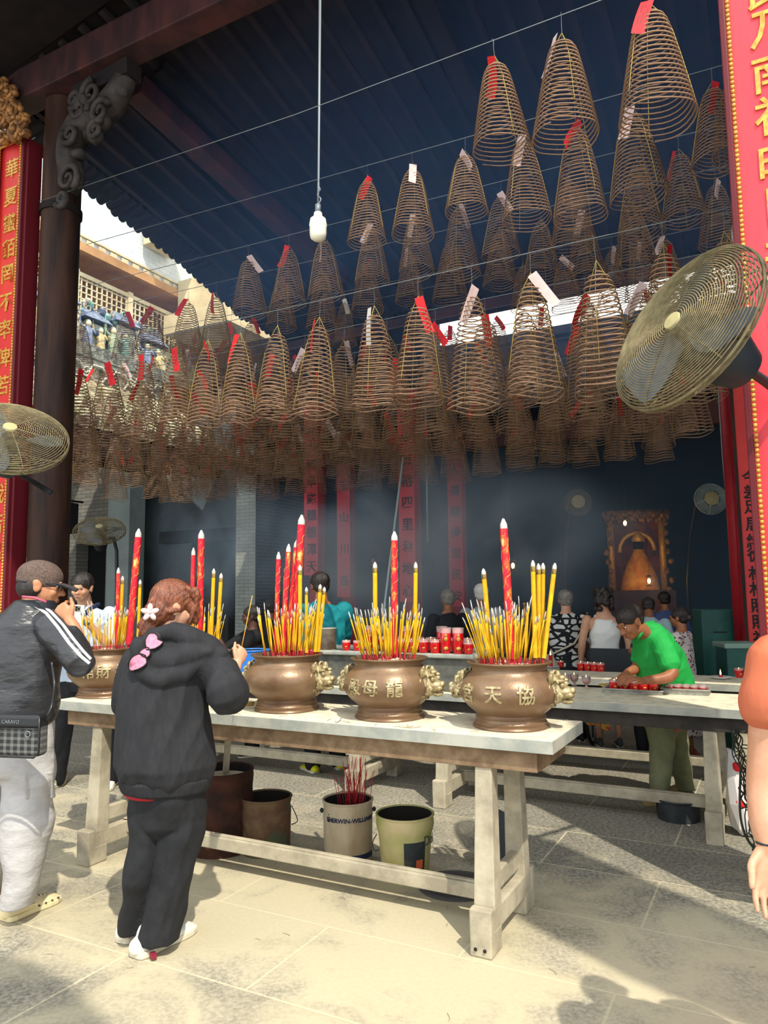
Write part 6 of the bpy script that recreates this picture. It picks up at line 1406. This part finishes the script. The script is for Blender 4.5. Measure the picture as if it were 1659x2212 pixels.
mb = MB(); mb.loft([(V((cx, by, .98)), .15, .11, X_, Y_), (V((cx, by, .82)), .18, .13, X_, Y_)], 22)
for sd in (-1, 1): mb.limb([V((cx + .095 * sd, by, .84)), V((cx + .1 * sd, by, .5)), V((cx + .1 * sd, by, .07))], [.1, .085, .07], 16)
solid(mb, 'trousers', mat('dark_slacks', '23252b', .8), W, off, .01, 3)
for sd in (-1, 1): shoe(W, off, V((cx + .1 * sd, by - .09, 0)), V((cx + .1 * sd, by + .17, 0)), .045, .07, M['blackmetal'], wso)
mb = MB(); k = Wr - off; mb.tube([k + V((.031 * math.cos(a), .026 * math.sin(a), .012)) for a in [q * .524 for q in range(13)]], .003, 5); mb.build('hair_tie', M['blackmetal'], W, smooth=True)

# ---- people in the background -------------------------------------------------
def bg(label, px, topy, D, yaw, **k):
    P = PD(px, 1300, D); return human(label, P, PD(px, topy, D).z, yaw, **k)
TL = mat('teal_cotton', '12828a', .75, c2='0f6f78', scale=4); BK = mat('black_cotton', '1a1b1f', .8); GY = mat('light_grey_shirt', '9fa6a6', .8)
PT_ = mat('black_white_patches', '17171a', .75); nt, b_ = nodes(PT_); tc = nt.nodes.new('ShaderNodeTexCoord'); mp = nt.nodes.new('ShaderNodeMapping'); mp.inputs['Scale'].default_value = (1, .6, 1.5); nt.links.new(tc.outputs['Object'], mp.inputs[0])
vo = nt.nodes.new('ShaderNodeTexVoronoi'); vo.feature = 'DISTANCE_TO_EDGE'; vo.distance = 'EUCLIDEAN'; vo.inputs['Scale'].default_value = 10; nt.links.new(mp.outputs[0], vo.inputs['Vector']); rp = nt.nodes.new('ShaderNodeValToRGB'); rp.color_ramp.interpolation = 'CONSTANT'; rp.color_ramp.elements[0].color = (.008, .008, .01, 1); rp.color_ramp.elements[1].position = .13; rp.color_ramp.elements[1].color = (.55, .56, .52, 1); nt.links.new(vo.outputs['Distance'], rp.inputs[0]); nt.links.new(rp.outputs[0], b_.inputs['Base Color'])
DT = mat('dotted_dress_cloth', 'c8bdb2', .8); nt, b_ = nodes(DT); tc = nt.nodes.new('ShaderNodeTexCoord'); vo = nt.nodes.new('ShaderNodeTexVoronoi'); vo.inputs['Scale'].default_value = 34; nt.links.new(tc.outputs['Object'], vo.inputs['Vector']); rp = nt.nodes.new('ShaderNodeValToRGB'); rp.color_ramp.interpolation = 'CONSTANT'; rp.color_ramp.elements[0].color = (.12, .02, .05, 1); rp.color_ramp.elements[1].position = .36; rp.color_ramp.elements[1].color = (.56, .5, .46, 1); nt.links.new(vo.outputs['Distance'], rp.inputs[0]); nt.links.new(rp.outputs[0], b_.inputs['Base Color'])
YS = mat('neon_yellow_shoe', 'd8d416', .5)
W, L, AR = bg('dark haired person in teal shirt with neon yellow shoes behind the stone trough', 700, 1236, 6.75, -.5, shirt=TL, pants=BK, skin='b', shoes=YS, lean=.12, arms={'l': ((.25, .15, 1.1), (.2, .4, 1.02)), 'r': ((.25, .15, 1.1), (.2, .4, 1.02))}, wid=1.15)
W, L, AR = bg('person in black raising both dark hands in prayer beside the grey brick pier', 545, 1310, 7.4, -1.9, shirt=BK, pants=BK, skin='d', shoes=M['blackmetal'], arms={'l': ((.2, .28, 1.18), (.05, .42, 1.42)), 'r': ((.2, .28, 1.18), (.05, .42, 1.42))})
W, L, AR = bg('grey haired person in a black top standing in the smoke behind the candles', 968, 1274, 8.2, -.3, shirt=BK, pants=BK, skin='b', hair=HG, shoes=M['blackmetal'])
W, L, AR = bg('person in light grey top and white cap behind the rightmost urn', 1040, 1262, 8.4, .2, shirt=GY, pants=BK, skin='b', hair=wp, shoes=M['blackmetal'])
W, L, AR = bg('person seen from behind in black and white patchwork shirt with cream shoulder bag', 1222, 1275, 7.9, .1, shirt=PT_, pants=BK, skin='c', hair=HG, shoes=M['blackmetal'], wid=1.12)
off = W.location.copy(); mb = MB(); mb.tube([L(.2, -.13, 1.36) - off, L(.05, -.16, 1.1) - off, L(-.22, -.1, .95) - off], .012, 6)
cb_ = mat('cream_canvas', 'b8b09a', .85); t = thing('shoulder_bag', 'cream cloth shoulder bag hanging on the back of the patchwork shirt person', 'bag', L(-.24, -.12, .93)); mb.v = [tuple(V(v) + off - t.location) for v in mb.v]; mb.build('strap', cb_, t, smooth=True)
mb = MB(); mb.loft([((0, 0, .0), .10, .05), ((0, 0, -.1), .15, .06), ((0, 0, -.2), .14, .06), ((0, 0, -.28), .08, .04)], 16); mb.build('pouch', cb_, t, smooth=True)
bg('person with curly dark hair in white tank top and black shorts with grey trainers', 1303, 1270, 7.6, .1, shirt=wp, pants=BK, skin='c', hairstyle='curly', shoes=mat('grey_trainer', '54565a', .6), tank=True, bare_legs=True, pc='tank_top')
bg('person in pale grey blue top behind the green shirted man', 1402, 1288, 8.4, .3, shirt=mat('pale_blue_grey', '9db2b5', .8), pants=BK, skin='b', shoes=M['blackmetal'], headf=.1, lean=.3)
bg('person in slate blue shirt at the back near the altar', 1441, 1278, 9.4, .0, shirt=mat('slate_blue', '4a5a86', .8), pants=BK, skin='b', shoes=M['blackmetal'], wid=1.2, lean=.15)
bg('woman with hair bun in small dotted dress and red slippers', 1468, 1313, 7.0, -.9, dress=DT, skin='b', hair=HB, hairstyle='bun', shoes=mat('red_slipper', '9a4a3c', .6), arms={'l': ((.25, .1, 1.12), (.2, .32, 1.1)), 'r': ((.25, .1, 1.12), (.2, .32, 1.1))})
bg('stooping dark haired person in black half hidden behind the green shirted man\'s arm', 1372, 1385, 7.0, -1.3, shirt=BK, pants=BK, skin='b', hair=HB, shoes=M['blackmetal'], wid=.9)
bg('person in dark clothes at far left of the smoke beside the middle urn', 585, 1296, 9.0, .2, shirt=BK, pants=BK, skin='b', shoes=M['blackmetal'])

# ------------------------------------------------------------ hall fittings
GN = mat('green_enamel', '1d5a50', .5, c2='174a43', scale=4, spec=.4)
P = PD(1546, 1400, 8.2); t = thing('metal_cabinet', 'tall green metal donation cabinet left of the lettered red column', 'cabinet', V((P.x, P.y, 0)), -.1); hz = PD(1546, 1316, 8.2).z
mb = MB(); mb.box((0, 0, hz / 2), (.37, .34, hz)); mb.build('body', GN, t, bevel=.01)
mb = MB(); mb.box((0, -.172, hz * .82), (.14, .008, .012)); mb.build('slot', M['blackink'], t)
P = PD(1593, 1430, 7.3); t = thing('donation_box', 'low green donation box with pale lid rim beside the tall green cabinet', 'box', V((P.x, P.y, 0)), -.1); hz = PD(1593, 1395, 7.3).z
mb = MB(); mb.box((0, 0, hz / 2), (.3, .32, hz)); mb.build('body', GN, t, bevel=.01)
mb = MB(); mb.box((0, 0, hz + .01), (.34, .36, .05)); mb.build('lid', mat('pale_green_lid', '7f9a8c', .5), t, bevel=.01)
# altar shrine
D = 13.5; P = PD(1376, 1200, D); t = thing('altar_shrine', 'gilded red altar shrine with canopy glowing at the back of the hall', 'shrine', V((P.x, P.y, 0)), -.2)
zt, zb = PD(1376, 1112, D).z, PD(1376, 1275, D).z; sw = 115 * D / F
RD = mat('altar_red_silk', '5a1f1a', .6, c2='8a3c1c', scale=5); 
mb = MB(); mb.box((0, .3, (zt + zb) / 2), (sw, .05, zt - zb)); mb.build('back_panel', RD, t)
mb = MB(); mb.box((0, 0, zb / 2), (sw * 1.2, .7, zb)); mb.build('altar_base', M['rooftimber'], t, bevel=.02)
for s_ in (-1, 1): mb = MB(); mb.tube([(s_ * sw * .46, .0, zb), (s_ * sw * .46, .0, zt)], .06, 14); mb.build('pillar', M['gold'], t, smooth=True)
mb = MB(); mb.box((0, .05, zt), (sw * 1.15, .4, .14))
for i in range(24): mb.ell((-sw * .55 + sw * 1.1 * i / 23, -.15, zt - .08 + .05 * math.sin(i * 2.2)), (.04, .03, .05), k=8)
for s_ in (-1, 1):
    for i in range(9): mb.ell((s_ * (sw * .5 + rng.uniform(-.06, .08)), -.1, zb + (zt - zb) * i / 8), (.05, .04, .06), k=8)
mb.build('carved_canopy', M['gilt_carving'], t, smooth=True)
mb = MB(); P_ = [(.3 * math.cos(a), -.05, zb + (zt - zb) * .52 + .32 * math.sin(a)) for a in [k * .19 for k in range(18)]]; mb.tube(P_, .04, 8); mb.build('arch', M['gold'], t, smooth=True)
t2 = thing('deity_statue', 'dark seated deity statue in orange robe inside the altar shrine', 'statue', t.location + V((0, -.1, zb)), -.2)
mb = MB(); mb.loft([((0, 0, 0.02), .34, .2), ((0, 0, .25), .3, .2), ((0, 0, .5), .2, .15), ((0, 0, .68), .1, .09)], 20); mb.build('robe', mat('orange_gold_robe', 'c46a16', .45, metal=.2, c2='e0a030', scale=9), t2, smooth=True)
mb = MB(); mb.ell((0, 0, .8), (.09, .09, .12)); mb.build('head', M['soot'], t2, smooth=True)
mb = MB(); mb.lathe([(.1, .87), (.12, .92), (.06, 1.02), (0, 1.06)], 14); mb.build('crown', M['gold'], t2, smooth=True)
# small altar lamps with their own light
WG = bpy.data.materials.new('warm_lamp_glass'); WG.use_nodes = True; nt, b_ = nodes(WG); b_.inputs['Emission Color'].default_value = (1, .55, .15, 1); b_.inputs['Emission Strength'].default_value = 5
for i, (x, y, D, lab) in enumerate(((1108, 1222, 11.5, 'warm round altar lantern left of the tall dragon joss stick'), (1402, 1255, 12.6, 'small warm lamp at the foot of the altar shrine'), (806, 1212, 11.5, 'dim golden lantern hanging in the smoke above the trough'), (1095, 1240, 11.6, 'lower warm altar lantern left of the dragon joss stick'), (1350, 1130, 12.4, 'small warm lamp at the upper left of the altar shrine'))):
    P = PD(x, y, D); t = thing('altar_lantern', lab, 'lantern', P); mb = MB(); mb.ell((0, 0, 0), (.028, .028, .045), k=14); mb.build('globe', WG if i != 2 else M['gold'], t, smooth=True)
    mb = MB(); mb.tube([(0, 0, .07), (0, 0, max(.1, 5.03 + (P.dot(NN) - 9.75) * .2 - P.z))], .003, 5); mb.lathe([(.06, .07), (.02, .1)], 12); mb.lathe([(.04, -.09), (.055, -.07)], 12); mb.build('hanger', M['soot'], t, smooth=True)
    if i in (0, 1, 4):
        l = bpy.data.lights.new('lantern_light', 'POINT'); l.energy = 5; l.color = (1, .6, .25); l.shadow_soft_size = .08; lo_ = bpy.data.objects.new('lantern_light', l); link(lo_, t); lo_.location = (0, -.15, 0)
# altar table in the hall with offerings
P = PD(1130, 1290, 11.6); t = thing('altar_table', 'dark altar table far back in the smoke behind the urns', 'table', V((P.x, P.y, 0)), RZ * .4)
mb = MB(); mb.box((0, 0, 1.0), (2.6, .7, .08)); mb.box((0, -.3, .5), (2.5, .04, .95)); mb.box((-1.2, 0, .48), (.1, .6, .96)); mb.box((1.2, 0, .48), (.1, .6, .96)); mb.build('top', M['rooftimber'], t)
for i in range(4):
    mb = MB(); mb.lathe([(.05, 0), (.03, .05), (.05, .1), (.02, .16), (.02, .3), (.035, .32), (0, .33)], 14); tag(mb.build('candlestick', M['gold'], smooth=True, loc=t.location + V((-.6 + i * .3, -.1, 1.041))), 'brass candlestick on the far altar table, %s from the left' % ORD[i], 'candlestick', 'brass candlesticks on the far altar table')
# wheelchair with a bright shawl, seen under the right table
P = PZ(1345, 1612, 0); t = thing('wheelchair', 'black wheelchair seen under the right table behind the trainers', 'wheelchair', P, -.5)
for s_, x in ((-1, -.28), (1, .28)):
    mb = MB(); mb.tube([(x, .28 * math.cos(a), .29 + .28 * math.sin(a)) for a in [k * .1963 for k in range(33)]], .018, 8, caps=False); w_ = mb.build('wheel', M['blackmetal'], t, smooth=True)
    mb = MB()
    for i in range(10): a = i * .628; mb.tube([(x, 0, .29), (x, .27 * math.cos(a), .29 + .27 * math.sin(a))], .003, 4)
    mb.build('spoke', M['wire'], w_)
mb = MB(); mb.box((0, 0, .5), (.46, .42, .05)); mb.box((0, -.22, .75), (.46, .04, .45)); mb.tube([(-.24, -.2, .1), (-.24, -.22, .95)], .012, 8); mb.tube([(.24, -.2, .1), (.24, -.22, .95)], .012, 8); mb.tube([(-.24, .22, .5), (-.22, .35, .1)], .012, 8); mb.tube([(.24, .22, .5), (.22, .35, .1)], .012, 8); mb.build('seat_frame', M['blackmetal'], t)
FLW = mat('flowered_shawl', '5f9a4c', .8, c2='b5263f', c3='d6a53a', scale=6, lo=.38, hi=.6); mb = MB(); P = []
a, b = PZ(1212, 1545, .45), PZ(1312, 1535, .45); nA, nB = 22, 8
a = PD(1215, 1515, 6.9); b = PD(1312, 1515, 6.9)
for j in range(nB + 1):
    for i in range(nA + 1):
        u, v = i / nA, j / nB; p = a.lerp(b, u); zb = PD(1260, 1548 + 28 * u, 6.9).z; P.append((p.x, p.y + .03 * math.sin(u * 28 + j * .3) - .02 * v, p.z + (zb - p.z) * v + .015 * math.sin(u * 19) * v))
n_ = len(P); P += [(x, y + .006, z) for x, y, z in P]; fs = [(j * (nA + 1) + i, j * (nA + 1) + i + 1, (j + 1) * (nA + 1) + i + 1, (j + 1) * (nA + 1) + i) for j in range(nB) for i in range(nA)]
mb.add(P, fs + [tuple(q + n_ for q in f[::-1]) for f in fs]); tag(mb.build('flowered_cloth', FLW, smooth=True), 'green yellow and red flowered cloth hanging below the far table right of the near table', 'cloth')
# tangled netting with a plastic bag at the right edge
mb = MB(); r_ = random.Random(4)
a0 = PD(1582, 1568, 4.0)
for k in range(9):
    P = []; x, y = 1582 + r_.uniform(-3, 8), 1575
    for i in range(15):
        t_ = i / 14; P.append(PD(1584 + 10 * math.sin(t_ * 2.2) + 36 * t_ * t_ + r_.uniform(-9, 12) + k * 3.2 * (.3 + t_), 1575 + 262 * t_, 4.0 + .1 * math.sin(k + i * .8)))
    mb.tube(catm(P, 3), .0032, 5)
for k in range(26):
    t_ = r_.random(); c = (1588 + 36 * t_ * t_ + r_.uniform(-4, 26), 1580 + 250 * t_); mb.tube([PD(c[0], c[1], 4.02), PD(c[0] + r_.uniform(8, 22), c[1] + r_.uniform(-12, 16), 3.96)], .003, 5)
mb.tube(catm([PD(x, y, 4.0) for x, y in ((1600, 1660), (1598, 1740), (1605, 1790), (1625, 1828), (1660, 1850))], 5), .006, 6)
tag(mb.build('netting', mat('dark_green_net', '2e3228', .7), smooth=True), 'tangled dark netting hanging to the floor at the right edge', 'netting', kind=None)
t = thing('plastic_bag', 'crumpled white and red plastic bag inside the netting at the right edge', 'bag', PZ(1640, 1835, 0) + V((.03, .25, 0)))
mb = MB(); mb.loft([((.02, 0, .05), .07, .05), ((0, 0, .2), .09, .06), ((-.02, 0, .35), .06, .05), ((-.05, 0, .52), .025, .02)], 14)
for i, v in enumerate(mb.v): q = V(v); mb.v[i] = tuple(q + V((noise.noise(q * 25), noise.noise(q * 25 + V((5, 0, 0))), 0)) * .03)
mb.build('bag_body', mat('white_plastic_film', 'cfcbc8', .3), t)
for z in (.2, .42): mb = MB(); mb.loft([((-.03, -.04, z), .03, .02), ((-.035, -.04, z + .02), .028, .02)], 10); mb.build('red_print', M['tagred'], t)
# black speaker on the far left wall
P = PD(140, 1120, 12.0); t = thing('wall_speaker', 'black wall speaker hanging beside the dark post on the far left', 'speaker', P, RZ)
mb = MB(); mb.box((0, 0, 0), (.32, .28, .5)); mb.build('cabinet', M['blackmetal'], t, bevel=.02); mb = MB(); mb.box((0, .2, .3), (.03, .3, .03)); mb.tube([(0, 0, .25), (0, .0, .75)], .01, 6); mb.build('bracket', M['blackmetal'], t)
# small litter on the paving
LM = mat('dry_leaf', '8a7a5a', .8); lm = []
for i in range(3):
    mb = MB(); mb.tube(catm([(0, 0, .003), (.02 * (i + 1), .01, .004), (.05 + .02 * i, .0, .003)], 4), .0016, 5); lm.append(mb.mesh('litter', [LM]))
for i in range(46):
    s, n = rng.uniform(-4, 0), rng.uniform(2.2, 4.6); o = bpy.data.objects.new('incense_scrap', lm[i % 3]); COL.objects.link(o); o.location = SN(s, n, .001); o.scale = (.55,) * 3; o.rotation_euler = (0, 0, rng.uniform(0, 6.28)); tag(o, 'tiny burnt incense scrap lying on the ash dusted paving', 'scrap', 'incense scraps on the paving')
for i in range(40):
    s, n = rng.uniform(-3.9, -.95), rng.choice((rng.uniform(3.19, 3.27), rng.uniform(3.6, 3.7))); o = bpy.data.objects.new('incense_scrap', lm[i % 3]); COL.objects.link(o); o.location = SN(s, n, .9175); o.scale = (.7,) * 3; o.rotation_euler = (0, 0, rng.uniform(0, 6.28)); tag(o, 'tiny burnt incense scrap lying on the front table top', 'scrap', 'incense scraps on the front table')

# unseen blockers added overhead, outlined from the shade wanted on the near paving
def shade_slab(px, h, label):
    q = [PZ(x, y, 0) + SUN * (h / SUN.z) for x, y in px]; mb = MB(); n = len(q); vs = q + [p + V((0, 0, .12)) for p in q]
    mb.add(vs, [tuple(range(n - 1, -1, -1)), tuple(range(n, 2 * n))] + [(i, (i + 1) % n, (i + 1) % n + n, i + n) for i in range(n)]); trim(mb, M['soot'])
shade_slab([(1130, 1990), (1090, 1800), (1210, 1825), (1700, 2030), (1900, 2150), (1700, 2260), (1350, 2110)], 5.2, 'shade blocker')
shade_slab([(-100, 2060), (60, 2095), (150, 2150), (240, 2240), (-100, 2400)], 5.2, 'shade blocker')
# ------------------------------------------------------------ incense smoke
def vol(name, dens, col, aniso=.2):
    m = bpy.data.materials.new(name); m.use_nodes = True; nt = m.node_tree; nt.nodes.remove(nt.nodes['Principled BSDF']); s = nt.nodes.new('ShaderNodeVolumeScatter')
    s.inputs['Color'].default_value = col; s.inputs['Density'].default_value = dens; s.inputs['Anisotropy'].default_value = aniso; nt.links.new(s.outputs[0], nt.nodes['Material Output'].inputs['Volume'])
    m.cycles.homogeneous_volume = True; return m
V1 = vol('blue_smoke', .075, (.19, .43, .98, 1))
mb = MB(); snbox(mb, -6.1, 4.3, 4.4, 9.6, 3.9, 6.7); tag(mb.build('smoke_haze', V1), 'thin blue incense smoke filling the air under the dark roof', 'smoke', kind='stuff')
mb = MB(); snbox(mb, -7.9, 4.3, 9.98, 16.9, .05, 4.8); tag(mb.build('smoke_haze', V1), 'bluish incense smoke filling the dark shrine hall', 'smoke', kind='stuff')
def wispy(name, dens, col, scale=1.1):
    m = vol(name, dens, col); m.cycles.homogeneous_volume = False; nt = m.node_tree; L = nt.links; sc = [n for n in nt.nodes if n.type == 'VOLUME_SCATTER'][0]
    tc = nt.nodes.new('ShaderNodeTexCoord'); ln = nt.nodes.new('ShaderNodeVectorMath'); ln.operation = 'LENGTH'; L.new(tc.outputs['Object'], ln.inputs[0])
    fo = nt.nodes.new('ShaderNodeMapRange'); fo.interpolation_type = 'SMOOTHSTEP'; fo.inputs['From Min'].default_value = 1.0; fo.inputs['From Max'].default_value = .15; L.new(ln.outputs['Value'], fo.inputs['Value'])
    mp = nt.nodes.new('ShaderNodeMapping'); mp.inputs['Scale'].default_value = (2.2, 1.6, 1.1); L.new(tc.outputs['Object'], mp.inputs[0])
    nz = nt.nodes.new('ShaderNodeTexNoise'); nz.inputs['Scale'].default_value = scale; nz.inputs['Detail'].default_value = 3; nz.inputs['Distortion'].default_value = .8; L.new(mp.outputs[0], nz.inputs['Vector'])
    r = nt.nodes.new('ShaderNodeMapRange'); r.inputs['From Min'].default_value = .42; r.inputs['From Max'].default_value = .72; L.new(nz.outputs[0], r.inputs['Value'])
    m1 = nt.nodes.new('ShaderNodeMath'); m1.operation = 'MULTIPLY'; L.new(fo.outputs[0], m1.inputs[0]); L.new(r.outputs[0], m1.inputs[1])
    m2 = nt.nodes.new('ShaderNodeMath'); m2.operation = 'MULTIPLY'; m2.inputs[1].default_value = dens; L.new(m1.outputs[0], m2.inputs[0]); L.new(m2.outputs[0], sc.inputs['Density']); return m
S.cycles.volume_step_rate = 2.0; S.cycles.volume_max_steps = 48
for i, (x, y, D, a, b, c, dn, lab) in enumerate(((900, 1180, 8.6, 2.9, 1.6, 1.35, 2.0, 'pale drifting incense smoke above the urns and trough'), (500, 1180, 7.6, 1.1, .8, .9, 1.1, 'faint smoke rising behind the hoodie woman'))):
    mb = MB(); mb.ell((0, 0, 0), 1.0, k=28); o = mb.build('smoke_plume', wispy('grey_smoke', dn, (.50, .72, .98, 1))); o.location = PD(x, y, D); o.scale = (a, b, c); tag(o, lab, 'smoke', kind='stuff')
